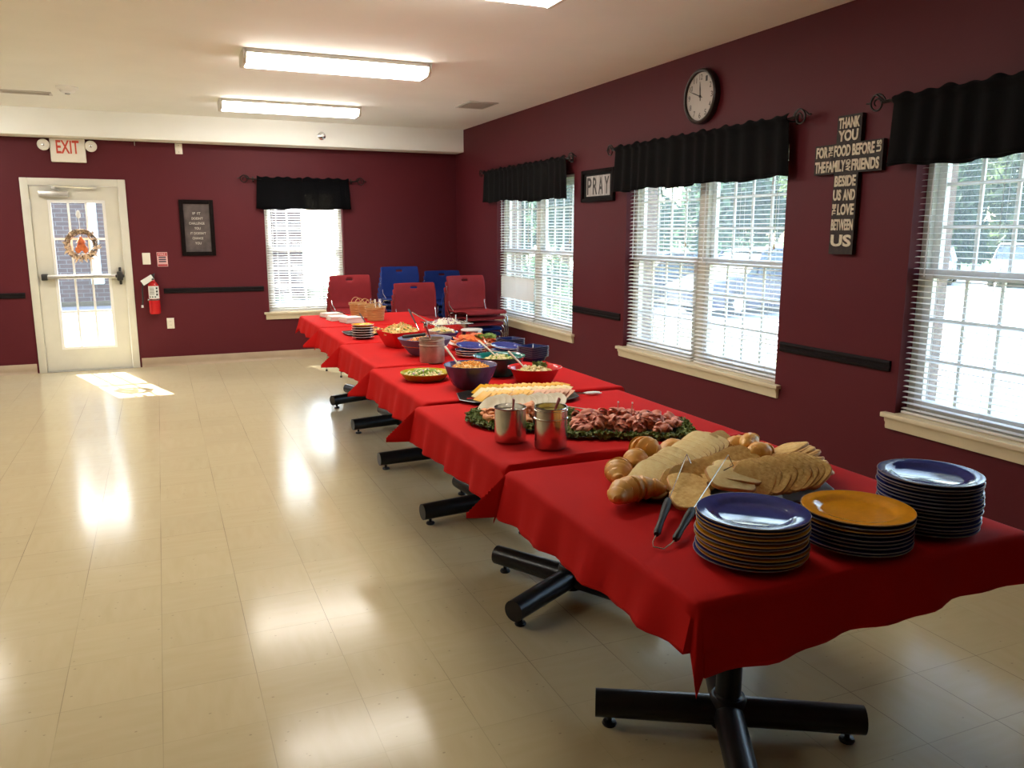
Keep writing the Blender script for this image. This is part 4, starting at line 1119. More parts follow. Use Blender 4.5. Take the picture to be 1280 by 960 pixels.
def curls(n, M, ext, mats, label, group, seed, name='ham_slice', cat='ham slice', hmax=.045, size=1.):
    rnd = random.Random(seed); src = []
    for k in range(4):
        o = obj(name, curl_bm(.050*size, .1, [1.25, 1.5, .9, 1.35][k], [.0145, .0125, .019, .0155][k]*size, seed+k), mats, None, smooth=70, solid=.0018); src.append(o)
    for k in range(n):
        o = src[k] if k < 4 else src[k % 4].copy()
        if k >= 4: COL.objects.link(o)
        u = rnd.uniform(-1, 1); v = rnd.uniform(-1, 1)
        dome = max(0, (1-abs(u)**3)*(1-abs(v)**2.2))
        z = .012+hmax*dome*rnd.uniform(.25, 1)
        p = M @ Vector((u*ext[0], v*ext[1], z))
        o.location = p; o.rotation_euler = (rnd.uniform(-.5, .5), rnd.uniform(-.4, .4), rnd.gauss(0, .55)+R_(62)+rnd.choice([0, PI]))
        tag(o, label, cat, group)
curls(96, MH, (.205, .110), M_ham, 'pink curled ham slice in the heap on the parsley-edged black tray', 'ham slices on the black tray', 200)
for k, (x, y) in enumerate(((1.612, 2.695), (1.655, 2.66))):
    b_ = thing('serving_pick', ['small clear pick standing left in the ham heap', 'small clear pick standing right in the ham heap'][k], 'pick', (x, y, FT+.05), 0, 'picks in the ham')
    bm = NB(); tube(bm, [(0, 0, 0), (.004, 0, .055)], .0018, 6); obj('pick_stem', bm, M_steel, b_)
    bm = NB(); blob(bm, (.004, 0, .058), .0045, k, 0, sub=1); obj('pick_head', bm, M_whiteplast, b_)

# turkey platter behind the canisters
VC = Vector((1.335, 2.985, FT)); MV = Matrix.Translation(VC) @ Matrix.Rotation(R_(-12), 4, 'Z')
bm = NB(); lathe(bm, [(0, 0), (.17, 0), (.235, .012), (.238, .014), (.232, .015), (.17, .004), (0, .004)], 40); tag(obj('round_platter', bm, M_tray, None, loc=VC), 'round black platter of rolled turkey behind the two canisters', 'platter')
ring_greens('parsley_garnish', 'curly green parsley around the orange rolled turkey slices', VC, [(.205*math.cos(a), .205*math.sin(a), .010) for a in [2*PI*k/42 for k in range(42)]], .030, 46, 300)
MVl = MV @ T(-.055, -.02, 0)
curls(46, MV @ T(-.03, -.055, 0), (.125, .085), M_turkey, 'orange rolled turkey slice on the round platter behind the canisters', 'turkey slices on the round platter', 400, 'turkey_slice', 'turkey slice', .04)
# white slices shingled along the back of that platter
src = None
for k in range(12):
    bm = None
    if src is None:
        bm = NB(); lathe(bm, [(0, 0), (.050, 0), (.052, .0015), (.050, .003), (0, .003)], 24)
        for v in bm.verts: v.co.z += .006*math.sin(v.co.x*50)
        src = obj('white_cheese_slice', bm, M_whitemeat, None); o = src
    else: o = src.copy(); COL.objects.link(o)
    o.location = MV @ Vector((-.125+.026*k, .095+.012*math.sin(k*.9), .040+.004*(k % 3))); o.rotation_euler = (R_(28), R_(-26), R_(-12))
    tag(o, 'round white cheese slice, %s from the left at the back of the turkey platter' % nth(k), 'cheese slice', 'white slices on the turkey platter')

# cheese tray
KC = Vector((1.495, 3.405, FT)); KR = R_(-14); MK = Matrix.Translation(KC) @ Matrix.Rotation(KR, 4, 'Z')
bm = NB(); P = []
def octo(w, d, c, z): return [(w/2-c, -d/2, z), (w/2, -d/2+c, z), (w/2, d/2-c, z), (w/2-c, d/2, z), (-w/2+c, d/2, z), (-w/2, d/2-c, z), (-w/2, -d/2+c, z), (-w/2+c, -d/2, z)]
rs = [[bm.verts.new(p) for p in octo(*a)] for a in ((.48, .22, .05, 0), (.56, .285, .06, .015), (.552, .278, .06, .0165), (.475, .215, .05, .004))]
for a, b in zip(rs, rs[1:]):
    for k in range(8): bm.faces.new((a[k], a[(k+1) % 8], b[(k+1) % 8], b[k]))
bm.faces.new(rs[0][::-1]); bm.faces.new(rs[-1]); o = obj('cheese_tray', bm, M_tray, None, smooth=0, loc=KC); o.rotation_euler.z = KR; tag(o, 'eight-sided black tray of sliced cheese', 'tray')
M_cheddar = mat('yellow_cheese', (.72, .37, .010), .45, nscale=8, namt=.06); M_swiss = mat('white_cheese', (.72, .60, .30), .45, nscale=8, namt=.05); M_pinkmeat = mat('pink_cheese', (.62, .33, .20), .5, nscale=14, namt=.12)
def cheese_row(y, n, m, lab, grp, x0=-.205, x1=.215, z=.008, lean=-58):
    src = None
    for k in range(n):
        if src is None:
            bm = NB(); cbox(bm, (0, 0, .034), (.068, .0032, .068), bev=.0008); src = obj('cheese_slice', bm, m, None); o = src
        else: o = src.copy(); COL.objects.link(o)
        o.location = MK @ Vector((x0+(x1-x0)*k/(n-1), y+random.uniform(-.004, .004), z)); o.rotation_euler = (R_(lean)+random.uniform(-.05, .05), 0, KR+R_(-62)+random.uniform(-.06, .06))
        tag(o, lab % nth(k), 'cheese slice', grp)
cheese_row(.080, 18, M_cheddar, 'yellow cheese slice, %s from the left in the back row', 'yellow cheese slices in the back row', -.19, .205)
cheese_row(-.005, 15, M_swiss, 'white cheese slice, %s from the left in the middle row', 'white cheese slices in the middle row', -.20, .20)
cheese_row(-.080, 9, M_cheddar, 'yellow cheese slice, %s from the left in the front row', 'yellow cheese slices in the front row', -.20, .0)
cheese_row(-.080, 8, M_pinkmeat, 'pinkish cheese slice, %s from the left in the front row', 'pinkish slices in the front row', .03, .19)
ct = thing('cheese_tongs', 'small tongs with white tips lying right of the cheese tray', 'tongs', (1.80, 3.33, FT))
bm = NB(); tube(bm, [(-.11, .02, .02), (-.05, .006, .012), (.02, 0, .008)], .003, 6); tube(bm, [(-.11, .02, .022), (-.05, .022, .016), (.02, .022, .008)], .003, 6); obj('arms', bm, M_steel, ct)
for yy in (0, .024):
    bm = NB(); blob(bm, (.055, yy-.004, .009), (.045, .009, .006), 3, .05, M=T(0, 0, 0, rz=-.1)); obj('spoon_tip', bm, M_whiteplast, ct)
bt = thing('serving_fork', 'pale fork handle sticking out between turkey platter and ham tray', 'fork', (1.60, 2.945, FT+.02))
bm = NB(); tube(bm, [(-.10, .02, .03), (0, .0, .012), (.075, -.02, .0)], [.003, .005, .006], 8, flat=(1, .5)); obj('handle', bm, M_creamgrip, bt)
bm = NB()
for k in range(3): tube(bm, [(-.10, .02+.006*(k-1), .03), (-.15, .03+.008*(k-1), .026)], .0013, 5)
obj('tines', bm, M_steel, bt)

# ------------------------------------------------------------------ steel canisters with spreads
def canister(name, label, loc, R, H, ring):
    o = thing(name, label, 'canister', loc); bm = NB(); th = .002
    prof = [(0, 0), (R-.006, 0), (R-.001, .004), (R, .01)]
    if ring: prof += [(R, H*.70), (R+.003, H*.715), (R+.003, H*.735), (R, H*.75), (R, H*.90), (R+.002, H*.91), (R+.002, H*.93), (R, H*.94)]
    prof += [(R, H-.004), (R+.002, H-.002), (R+.0015, H), (R-th, H), (R-th, .006), (0, .006)]
    lathe(bm, prof, 40); obj('body', bm, M_steel, o, smooth=40); return o
def spread(name, label, loc, R, h, m, cat='spread'):
    bm = NB(); lathe(bm, [(0, 0), (R, 0), (R, h), (R*.6, h+.004), (0, h+.006)], 28)
    for v in bm.verts:
        if v.co.z > h-.001: v.co.z += .004*noise.noise(v.co*60)
    return tag(obj(name, bm, m, None, loc=loc), label, cat)
def spoon(name, label, tip, end, m, mh=None, w=.006, bowl=.02, cat='spoon', hl=.55):
    """spoon standing in food: bowl at tip, handle to end"""
    o = thing(name, label, cat, tip); d = Vector(end)-Vector(tip); L = d.length; u = d/L
    bm = NB(); blob(bm, u*.02, (bowl*.7, bowl*.5, bowl), 1, 0, sub=2); tube(bm, [u*.03, u*L*(1-hl)], w*.6, 8); obj('spoon_bowl', bm, m, o)
    bm = NB(); tube(bm, [u*L*(1-hl), u*L*(1-hl*.6), u*L*.97, u*L], [w*.75, w*.9, w*1.1, w*.7], 10, flat=(1.3, .6)); obj('handle', bm, mh or m, o)
    return o
M_mayo = mat('mayonnaise', (.85, .80, .66), .35); M_must = mix2('mustard', (.62, .44, .05), (.45, .33, .05), 60, .35, .65, rough=.4)
M_maroon = mat('maroon_and_reflected_red', (.26, .018, .018), .35)  # spreader handles are metal; the red they reflect is put into this colour
canister('steel_canister', 'shorter steel canister of white spread, left of the pair', (1.152, 2.690, FT), .0585, .130, False)
spread('mayonnaise', 'white mayonnaise inside the shorter steel canister', (1.152, 2.690, FT+.0075), .0555, .104, M_mayo)
spoon('spreader', 'metal spreader, red reflection put into its handle colour, standing in the white mayonnaise canister', (1.165, 2.70, FT+.085), (1.160, 2.675, FT+.162), M_steel, M_maroon)
canister('steel_canister', 'taller ridged steel canister of yellow mustard, right of the pair', (1.250, 2.548, FT), .0590, .152, True)
spread('mustard', 'grainy yellow mustard inside the taller steel canister', (1.250, 2.548, FT+.0075), .0555, .124, M_must)
spoon('spreader', 'metal spreader, red reflection put into its handle colour, standing in the mustard canister', (1.255, 2.553, FT+.10), (1.277, 2.535, FT+.182), M_steel, M_maroon)
cn_ = canister('steel_canister', 'dull steel canister standing before the blue-grey bowl', (1.452, 4.575, FT), .074, .145, True); cn_.children[0].data.materials[0] = mat('dull_steel', (.42, .34, .27), .38, metal=.75, nscale=30, namt=.15)
M_brown = mix2('brown_dressing', (.30, .13, .05), (.20, .08, .03), 60, .35, .65, rough=.35)
spread('dressing', 'brown dressing inside the dull steel canister', (1.452, 4.575, FT+.0075), .070, .115, M_brown, 'dressing')
sp_ = spoon('ladle', 'ladle with red and steel handle leaning in the dull steel canister', (1.465, 4.59, FT+.09), (1.425, 4.60, FT+.215), M_steel, M_maroon, w=.009)
bm = NB(); cbox(bm, (-.042, .012, .128), (.022, .012, .034), bev=.002); obj('handle_end', bm, M_steel, sp_)

# ------------------------------------------------------------------ bowls
def bowl(name, label, loc, R, H, k, m, thick=.005, facets=0, flare=1., seg=40, lip=0.):
    o = thing(name, label, 'bowl', loc); bm = NB(); prof = []
    rb = R*k
    prof += [(0, .002), (rb*.92, .002), (rb*.95, 0), (rb, .002)]
    for i in range(1, 9): t = i/8; prof.append((rb+(R-rb)*t**flare, .002+(H-.002)*t))
    if lip: prof += [(R+lip, H+.003), (R+lip, H+.006)]
    prof += [(R-thick*.3, H+.002), (R-thick, H)]
    for i in range(7, 0, -1): t = i/8; prof.append((max(rb-thick, rb+(R-rb)*t**flare-thick), .006+(H-.006)*t))
    prof += [(rb*.8, .008), (0, .008)]
    fn = (lambda a, r, z: r*(1-.055*(1-abs(math.cos((a+(PI/facets if z/H < .45 else 0))*facets/2)))*min(1, max(0, (z/H)*(1.05-z/H)*4)))) if facets else None
    lathe(bm, prof, seg, fn=fn); obj('bowl_body', bm, m, o, smooth=45 if not facets else 20)
    return o
def mound(name, label, loc, R, h, kind, mats, n, seed, size, base=None, cat=None):
    """food heap: one object of many pieces over a domed bed"""
    rnd = random.Random(seed); bm = NB()
    lathe(bm, [(0, 0), (R, 0), (R*.9, h*.35), (R*.6, h*.75), (0, h)], 24)
    for v in bm.verts: v.co.z += .004*noise.noise(v.co*40) if v.co.z > .002 else 0
    for k in range(n):
        a = rnd.uniform(0, 6.28); rr = R*.93*math.sqrt(rnd.random()); zz = h*(1-(rr/R)**2)*.95+rnd.uniform(0, size*.4)
        M = T(rr*math.cos(a), rr*math.sin(a), zz, rx=rnd.uniform(0, 6), ry=rnd.uniform(0, 6), rz=rnd.uniform(0, 6)); mi = rnd.randrange(len(mats))
        if kind == 'elbow': tube(bm, [(size*.8*math.cos(t), size*.8*math.sin(t), 0) for t in (0, .7, 1.4, 2.1, 2.8)], size*.26, 6, M=M, mi=mi)
        elif kind == 'spiral': tube(bm, [(size*.30*math.cos(t*3), size*.30*math.sin(t*3), size*(t-1.2)*.85) for t in (0, .4, .8, 1.2, 1.6, 2.0, 2.4)], size*.24, 6, M=M, mi=mi)
        elif kind == 'shred': tube(bm, [(-size, 0, 0), (0, size*.25, 0), (size, 0, 0)], size*.13, 5, M=M, mi=mi)
        else: blob(bm, (0, 0, 0), (size, size*.75, size*.6), k, .25, sub=1, M=M, mi=mi)
    o = obj(name, bm, mats, None, smooth=50, loc=loc); return tag(o, label, cat or 'food', kind='stuff')
M_purple = mat('purple_glass', (.085, .065, .16), .2, nscale=10, namt=.15, spec=.4)
M_redbowl = mat('red_bowl', (.58, .018, .02), .25, nscale=10, namt=.04, coat=.3)
M_teal = mat('teal_bowl', (.004, .13, .12), .2, coat=.4); M_bluegrey = mat('blue_grey_bowl', (.15, .16, .26), .5, spec=.25); M_olive = mat('olive_dish', (.42, .33, .012), .3, spec=.3)
M_pasta = mat('pasta', (.78, .50, .17), .45, nscale=20, namt=.1); M_cheesesauce = mat('orange_macaroni', (.82, .34, .025), .4, nscale=20, namt=.1); M_potato = mat('potato_salad', (.66, .53, .27), .5, nscale=30, namt=.1); M_eggy = mat('pale_yellow', (.72, .62, .30), .5)
M_onionp = mat('purple_onion', (.42, .28, .34), .4); M_greenp = mat('green_bits', (.20, .30, .025), .45); M_tomato = mix2('tomato', (.62, .08, .02), (.78, .22, .06), 30, .35, .65, rough=.3); M_pepper = mat('orange_bits', (.75, .30, .05), .45)

bowl('salad_bowl', 'purple faceted bowl of orange macaroni salad', (1.382, 3.730, FT), .134, .118, .52, M_purple, facets=12, flare=.62, seg=48)
mound('macaroni_salad', 'orange macaroni heaped in the purple faceted bowl', (1.382, 3.730, FT+.085), .104, .040, 'elbow', [M_pasta, M_cheesesauce, M_cheesesauce], 300, 1, .011, cat='macaroni')
spoon('serving_spoon', 'cream handled spoon leaning out of the purple bowl', (1.335, 3.735, FT+.10), (1.272, 3.80, FT+.205), M_creamgrip, w=.007, hl=.7)
bowl('salad_bowl', 'bright red bowl of potato salad, right of the purple bowl', (1.722, 3.705, FT), .128, .082, .66, M_redbowl, flare=.9, lip=.012)
mound('potato_salad', 'chunky pale potato salad in the bright red bowl', (1.722, 3.705, FT+.045), .108, .040, 'chunk', [M_potato, M_eggy], 150, 2, .012, cat='potato salad')
bm = NB(); leafy(bm, (0, 0, 0), .030, 70, 9, .014); tag(obj('herb_sprig', bm, M_parsley, None, smooth=0, loc=(1.765, 3.735, FT+.082)), 'dark green herb sprig on the potato salad', 'garnish')
spoon('serving_spoon', 'cream handled spoon leaning out of the red potato salad bowl', (1.690, 3.715, FT+.065), (1.605, 3.775, FT+.165), M_creamgrip, w=.008, hl=.75)
bowl('salad_bowl', 'teal bowl behind the purple and red bowls', (1.650, 4.005, FT), .136, .103, .62, M_teal, flare=.8, lip=.006)
mound('egg_salad', 'pale egg and greens salad in the teal bowl', (1.650, 4.005, FT+.060), .112, .045, 'chunk', [M_eggy, M_potato, M_eggy, M_greenp], 130, 3, .012, cat='salad')
spoon('serving_spoon', 'cream handled spoon leaning out of the teal bowl', (1.645, 3.99, FT+.090), (1.560, 4.08, FT+.185), M_creamgrip, w=.007, hl=.75)
o = bowl('shallow_dish', 'olive yellow shallow dish of pickles left of the purple bowl', (1.240, 4.035, FT), .130, .040, .74, M_olive, flare=.8)
mound('pickle_slices', 'yellow and green pickles in the olive dish', (1.240, 4.035, FT+.018), .112, .022, 'chunk', [M_eggy, M_greenp, M_greenp, M_onionp, M_eggy], 110, 4, .015, cat='pickles')
bowl('salad_bowl', 'blue-grey bowl behind the dull steel canister', (1.500, 4.870, FT), .170, .108, .48, M_bluegrey, flare=.75)
mound('tomato_salad', 'red vegetable salad in the blue-grey bowl', (1.500, 4.870, FT+.062), .146, .044, 'chunk', [M_tomato, M_brown, M_pepper, M_potato], 130, 5, .014, cat='salad')
stg = thing('salad_tongs', 'steel tongs with a black grip lying across the blue-grey bowl', 'tongs', (1.50, 4.80, FT+.132))
bm = NB(); tube(bm, [(-.03, .0, .006), (.06, .02, .004), (.17, .03, .006)], .006, 8, flat=(1.6, .5)); tube(bm, [(-.03, .02, .012), (.06, .04, .012), (.17, .05, .008)], .006, 8, flat=(1.6, .5)); obj('arms', bm, M_steel, stg)
bm = NB(); tube(bm, [(-.165, -.01, .0), (-.15, -.008, .0), (-.02, .004, .006)], [.010, .014, .012], 10, flat=(1.2, .8)); obj('grip', bm, M_blackgrip, stg)

# tapered square red bowl of pasta
o = thing('square_bowl', 'red tapered square bowl heaped with spiral pasta', 'bowl', (1.462, 5.30, FT), .25); bm = NB()
def sq(h, z, r=.2):
    P = []
    for q, (sx, sy) in enumerate(((1, 1), (-1, 1), (-1, -1), (1, -1))):
        for k in range(5): a = R_(90*q+22.5*k); c = h*r; P.append(bm.verts.new((sx*(h-c)+c*math.cos(a), sy*(h-c)+c*math.sin(a), z)))
    return P
rs = [sq(.078, 0), sq(.082, .003), sq(.128, .105), sq(.129, .108), sq(.123, .108), sq(.077, .008)]
for a, b in zip(rs, rs[1:]):
    for k in range(20): bm.faces.new((a[k], a[(k+1) % 20], b[(k+1) % 20], b[k]))
bm.faces.new(rs[0][::-1]); bm.faces.new(rs[-1]); obj('bowl_body', bm, M_redbowl, o)
mound('pasta_salad', 'spiral pasta heaped high in the red square bowl', (1.462, 5.30, FT+.085), .122, .062, 'spiral', [M_pasta, M_pasta, M_eggy, M_greenp, M_pepper], 240, 6, .016, cat='pasta')

# tomato platter
M_clear = mat('clear_amber_dish', (.75, .55, .35), .15, nscale=10, namt=.1)
o = bowl('tomato_platter', 'clear scalloped dish of sliced tomatoes and lettuce', (1.895, 5.005, FT), .188, .040, .70, M_clear, flare=.9); o['category'] = 'platter'
rnd = random.Random(77); src = None
for k in range(34):
    a = k*2.4; rr = .155*math.sqrt((k+.5)/34)
    if src is None:
        bm = NB(); lathe(bm, [(0, 0), (.034, 0), (.036, .003), (.034, .006), (0, .006)], 20); src = obj('tomato_slice', bm, M_tomato, None); o = src
    else: o = src.copy(); COL.objects.link(o)
    o.location = (1.895+rr*math.cos(a), 5.005+rr*math.sin(a), FT+.030+.055*(1-(rr/.17)**2)); o.rotation_euler = (rnd.uniform(-.5, .5), rnd.uniform(-.5, .5), a)
    tag(o, 'red tomato slice heaped in the clear scalloped dish', 'tomato slice', 'tomato slices in the clear dish')
bm = NB()
for k in range(9): leafy(bm, (rnd.uniform(.0, .10), rnd.uniform(-.06, .0), .0), .025, 9, 500+k, .017)
tag(obj('lettuce', bm, M_lettuce, None, smooth=0, loc=(1.90, 4.985, FT+.080)), 'green lettuce leaves on the sliced tomatoes', 'lettuce', kind='stuff')

# shredded cheese, relish, onions, small canister
M_stone = mat('pale_crock', (.60, .58, .55), .35)
bowl('dip_bowl', 'small white crock of shredded white cheese', (1.885, 5.72, FT), .100, .045, .7, M_stone)
mound('shredded_cheese', 'shredded white cheese in the small white crock', (1.885, 5.72, FT+.026), .088, .034, 'shred', [M_eggy, M_mayo], 160, 11, .014, cat='cheese')
bowl('dip_bowl', 'small dark blue bowl of yellow peppers', (1.850, 5.475, FT), .086, .060, .62, M_blue)
mound('chopped_peppers', 'chopped yellow green peppers in the small dark blue bowl', (1.850, 5.475, FT+.036), .074, .036, 'chunk', [M_eggy, M_greenp, M_pasta], 80, 12, .011, cat='peppers')
canister('steel_canister', 'low steel canister with a pale lid near the tomato platter', (2.035, 5.46, FT), .076, .066, False)
bm = NB(); lathe(bm, [(0, 0), (.079, 0), (.080, .004), (.074, .009), (0, .011)], 32); tag(obj('canister_lid', bm, M_stone, None, loc=(2.035, 5.46, FT+.0665)), 'pale round lid on the low steel canister', 'lid')
pn = thing('steel_pan', 'square steel pan of sliced onions at the back by the chairs', 'pan', (2.025, 6.0, FT), .1); bm = NB(); rounded(bm, .30, .26, .05, 0, .065, .012); v_ = [v for v in bm.verts]; obj('pan_body', bm, M_steel, pn)
bm = NB()
for a, b, c, e in ((-.165, -.148, -.145, .145), (.148, .165, -.145, .145), (-.148, .148, -.145, -.13), (-.148, .148, .13, .145)): box(bm, (a, c, .064), (b, e, .068), bev=.001)
obj('pan_rim', bm, M_steel, pn)
mound('sliced_onions', 'sliced pale purple onions in the square steel pan', (2.025, 6.0, FT+.045), .122, .042, 'elbow', [M_mayo, M_onionp, M_mayo], 110, 13, .018, cat='onions')
spoon('serving_spoon', 'long steel spoon reaching out of the small white crock', (1.87, 5.73, FT+.062), (1.76, 6.03, FT+.155), M_steel, M_steel, w=.006, bowl=.018)
spoon('serving_spoon', 'black handled spoon reaching up beside the pasta bowl toward the chairs', (1.70, 5.60, FT+.03), (1.775, 6.18, FT+.165), M_steel, M_blackgrip, w=.006, hl=.6)
bm = NB(); lathe(bm, [(0, 0), (.006, 0), (.006, .05), (0, .052)], 8); tag(obj('tong_tip', bm, M_steel, None, loc=(2.09, 5.97, FT+.078)), 'short steel tong end standing in the onion pan', 'tongs')

# black tray with crumbs behind the small white-edged stack
bm = NB(); rounded(bm, .34, .26, .05, 0, .012, .02); o = obj('snack_tray', bm, M_tray, None, loc=(1.41, 6.09, FT)); tag(o, 'flat black tray half hidden behind the small white-edged plates', 'tray')
mound('crackers', 'brown crackers on the half hidden black tray', (1.455, 6.08, FT+.006), .105, .034, 'chunk', [M_wheat, M_edge, M_brown], 70, 14, .014, cat='crackers')
spoon('serving_spoon', 'thin dark handled spoon propped on the half hidden black tray', (1.43, 6.02, FT+.025), (1.435, 6.40, FT+.125), M_steel, M_blackgrip, w=.0045, hl=.8)

# napkin stacks
M_nap = mat('white_paper', (.85, .81, .74), .8, nscale=30, namt=.03, bump=.1, bscale=80)
for k, (x, y, rz, n, lab) in enumerate(((1.470, 6.885, .25, 9, 'nearest white napkin stack on the farthest table'), (1.400, 7.13, .1, 7, 'middle white napkin stack on the farthest table'), (1.40, 7.40, .3, 7, 'farthest white napkin stack on the farthest table'))):
    o = thing('napkin_stack', lab, 'napkins', (x, y, FT), rz, 'napkin stacks'); bm = NB(); rnd = random.Random(k)
    for i in range(n): cbox(bm, (rnd.uniform(-.004, .004), rnd.uniform(-.004, .004), .003+i*.0056), (.155, .155, .0046), Matrix.Rotation(rnd.uniform(-.05, .05), 4, 'Z'), bev=.0018)
    obj('folded_napkins', bm, M_nap, o)

# chip baskets with loop handles
def weave():
    m = bpy.data.materials.new('woven_splint'); t, N, L = nt(m); b = N['Principled BSDF']; b.inputs['Roughness'].default_value = .5
    tc = N.new('ShaderNodeTexCoord'); mp = N.new('ShaderNodeMapping'); mp.inputs['Scale'].default_value = (1, 1, 70); L.new(tc.outputs['Object'], mp.inputs['Vector'])
    n = N.new('ShaderNodeTexNoise'); n.inputs['Scale'].default_value = 3; L.new(mp.outputs[0], n.inputs['Vector']); r = N.new('ShaderNodeValToRGB')
    r.color_ramp.elements[0].position = .35; r.color_ramp.elements[0].color = (.36, .17, .05, 1); r.color_ramp.elements[1].position = .65; r.color_ramp.elements[1].color = (.60, .33, .11, 1)
    L.new(n.outputs['Fac'], r.inputs['Fac']); L.new(r.outputs['Color'], b.inputs['Base Color']); return m
M_weave = weave()
def basket(label, loc, R, H):
    o = thing('woven_basket', label, 'basket', loc, 0, 'wooden baskets'); bm = NB(); rb = R*.82; nb = 9; seg = 32
    prof = [(0, 0), (rb, 0)]
    for i in range(nb*3+1): t = i/(nb*3); prof.append((rb+(R-rb)*t, .002+(H-.002)*t))
    def fn(a, r, z):
        row = int(z/H*nb); return r+(.0028 if (int(a/(2*PI)*seg)+row) % 2 else 0)*(1 if z > .002 else 0)
    prof += [(R-.004, H), (rb-.004, .006), (0, .006)]
    lathe(bm, prof, seg, fn=fn); obj('woven_side', bm, M_weave, o, smooth=25)
    bm = NB()
    for z in (H-.014, H-.002): tube(bm, [((R+.003)*math.cos(a), (R+.003)*math.sin(a), z) for a in [2*PI*k/28 for k in range(28)]], .0042, 6, closed=True)
    obj('rim_hoop', bm, M_weave, o)
    for s in (-1, 1):
        bm = NB(); tube(bm, [(.045*math.cos(t), s*(R-.002), H-.02+.065*math.sin(t)) for t in [PI*k/12 for k in range(13)]], .005, 6, flat=(1.4, .6)); obj('loop_handle', bm, M_weave, o)
    return o
basket('nearest wooden basket, holding white cutlery, on the farthest table', (1.705, 6.985, FT), .085, .118)
basket('middle wooden basket on the farthest table, behind the cutlery one', (1.690, 7.235, FT), .078, .120)
basket('leftmost wooden basket, farthest of the three on the farthest table', (1.660, 7.475, FT), .078, .118)
for k, (dx, dy, ln) in enumerate(((.03, 0, .155), (.045, .02, .145), (.02, .03, .150), (.05, -.02, .14))):
    o = thing('plastic_fork', 'white plastic cutlery piece standing in the nearest wooden basket', 'cutlery', (1.705+dx, 6.985+dy, FT+.008), k, 'cutlery in the basket')
    bm = NB(); tube(bm, [(0, 0, 0), (.012, .004, ln-.03)], [.003, .0045], 6, flat=(1, .5)); obj('handle', bm, M_whiteplast, o)
    bm = NB(); vs = cbox(bm, (.014, .005, ln-.012), (.022, .003, .034), bev=.001)
    for q in range(3): cbox(bm, (.006+.008*q, .005, ln+.013), (.004, .002, .02))
    obj('tines', bm, M_whiteplast, o)
# ------------------------------------------------------------------ stacked chairs in the corner
M_chair_red = mat('brick_red_plastic', (.23, .020, .024), .6, spec=.12, nscale=12, namt=.05, bump=.03, bscale=200)
M_chair_blue = mat('royal_blue_plastic', (.010, .026, .15), .6, spec=.12, nscale=12, namt=.05, bump=.03, bscale=200)
M_rod = mat('chair_chrome', (.55, .55, .56), .2, metal=1., nscale=20, namt=.08)
def shell_grid(prof, wfun, slot=None, bow=None, n=24):
    """surface swept across X along a side profile [(y,z)]; slot (i0,i1,xmax) leaves a grip hole"""
    bm = NB(); G = []
    for i, (y, z) in enumerate(prof):
        w = wfun(i/(len(prof)-1)); row = []
        for j in range(n+1):
            s = j/n*2-1; b = bow(i/(len(prof)-1)) if bow else 0
            row.append(bm.verts.new((s*w, y-b*(s*s), z)))
        G.append(row)
    for i in range(len(prof)-1):
        for j in range(n):
            sm = (j+.5)/n*2-1
            if slot and slot[0] <= i < slot[1] and abs(sm) < slot[2]: continue
            bm.faces.new((G[i][j], G[i][j+1], G[i+1][j+1], G[i+1][j]))
    return bm
def make_chair(m, label, loc, rz, group):
    c = thing('stacking_chair', label, 'chair', loc, rz, group)
    seat = [(-.235, .425), (-.225, .445), (-.18, .455), (-.08, .450), (.05, .440), (.14, .440), (.185, .455)]
    obj('seat', shell_grid(seat, lambda t: .235+.012*math.sin(t*PI), bow=lambda t: -.012*(1-t)), m, c, smooth=60, solid=.007)
    back = [(.187, .457), (.205, .480), (.222, .53), (.232, .60), (.238, .66), (.244, .715), (.252, .748), (.260, .772), (.272, .800), (.278, .808)]
    obj('backrest', shell_grid(back, lambda t: .238-.012*abs(t-.25) if t < .9 else .226-.02*(t-.9)*4, slot=(6, 7, .17), bow=lambda t: .028*min(1, t*2)), m, c, smooth=60, solid=.007)
    for s in (-1, 1):
        bm = NB(); tube(bm, [(s*.20, -.15, .436), (s*.232, -.19, .425), (s*.25, -.215, .38), (s*.262, -.235, .012)], .0065, 8); l1 = obj('leg', bm, M_rod, c)
        bm = NB(); lathe(bm, [(0, 0), (.011, 0), (.011, .02), (0, .024)], 10, M=T(s*.262, -.235, 0)); obj('foot_cap', bm, M_dark, l1)
        bm = NB(); tube(bm, [(s*.20, .10, .430), (s*.236, .14, .42), (s*.25, .165, .38), (s*.262, .235, .012)], .0065, 8); l2 = obj('leg', bm, M_rod, c)
        bm = NB(); lathe(bm, [(0, 0), (.011, 0), (.011, .02), (0, .024)], 10, M=T(s*.262, .235, 0)); obj('foot_cap', bm, M_dark, l2)
        bm = NB(); tube(bm, [(s*.20, -.15, .434), (s*.205, 0, .432), (s*.20, .14, .432), (s*.222, .205, .50), (s*.228, .245, .70)], .0065, 8); obj('side_frame', bm, M_rod, c)
    bm = NB(); tube(bm, [(-.20, -.10, .428), (.20, -.10, .428)], .006, 8); tube(bm, [(-.20, .08, .424), (.20, .08, .424)], .006, 8); obj('cross_bar', bm, M_rod, c)
    return c
protoC = {}
def chair_stack(x, y, rz, kinds, where, group):
    """bottom to top; each chair nests a little forward and up"""
    n = len(kinds); f = Vector((math.sin(rz), -math.cos(rz), 0))
    for k, q in enumerate(kinds):
        i = n-1-k; col = 'red' if q == 'r' else 'blue'
        lab = '%s plastic chair, %s %s' % (col, fromtop(i), where)
        loc = Vector((x, y, 0))+f*(.030*k-.030*(n-1))+Vector((0, 0, .062*k))
        if q not in protoC: protoC[q] = make_chair(M_chair_red if q == 'r' else M_chair_blue, lab, loc, rz, group)
        else: dup(protoC[q], loc, rz, lab, group)
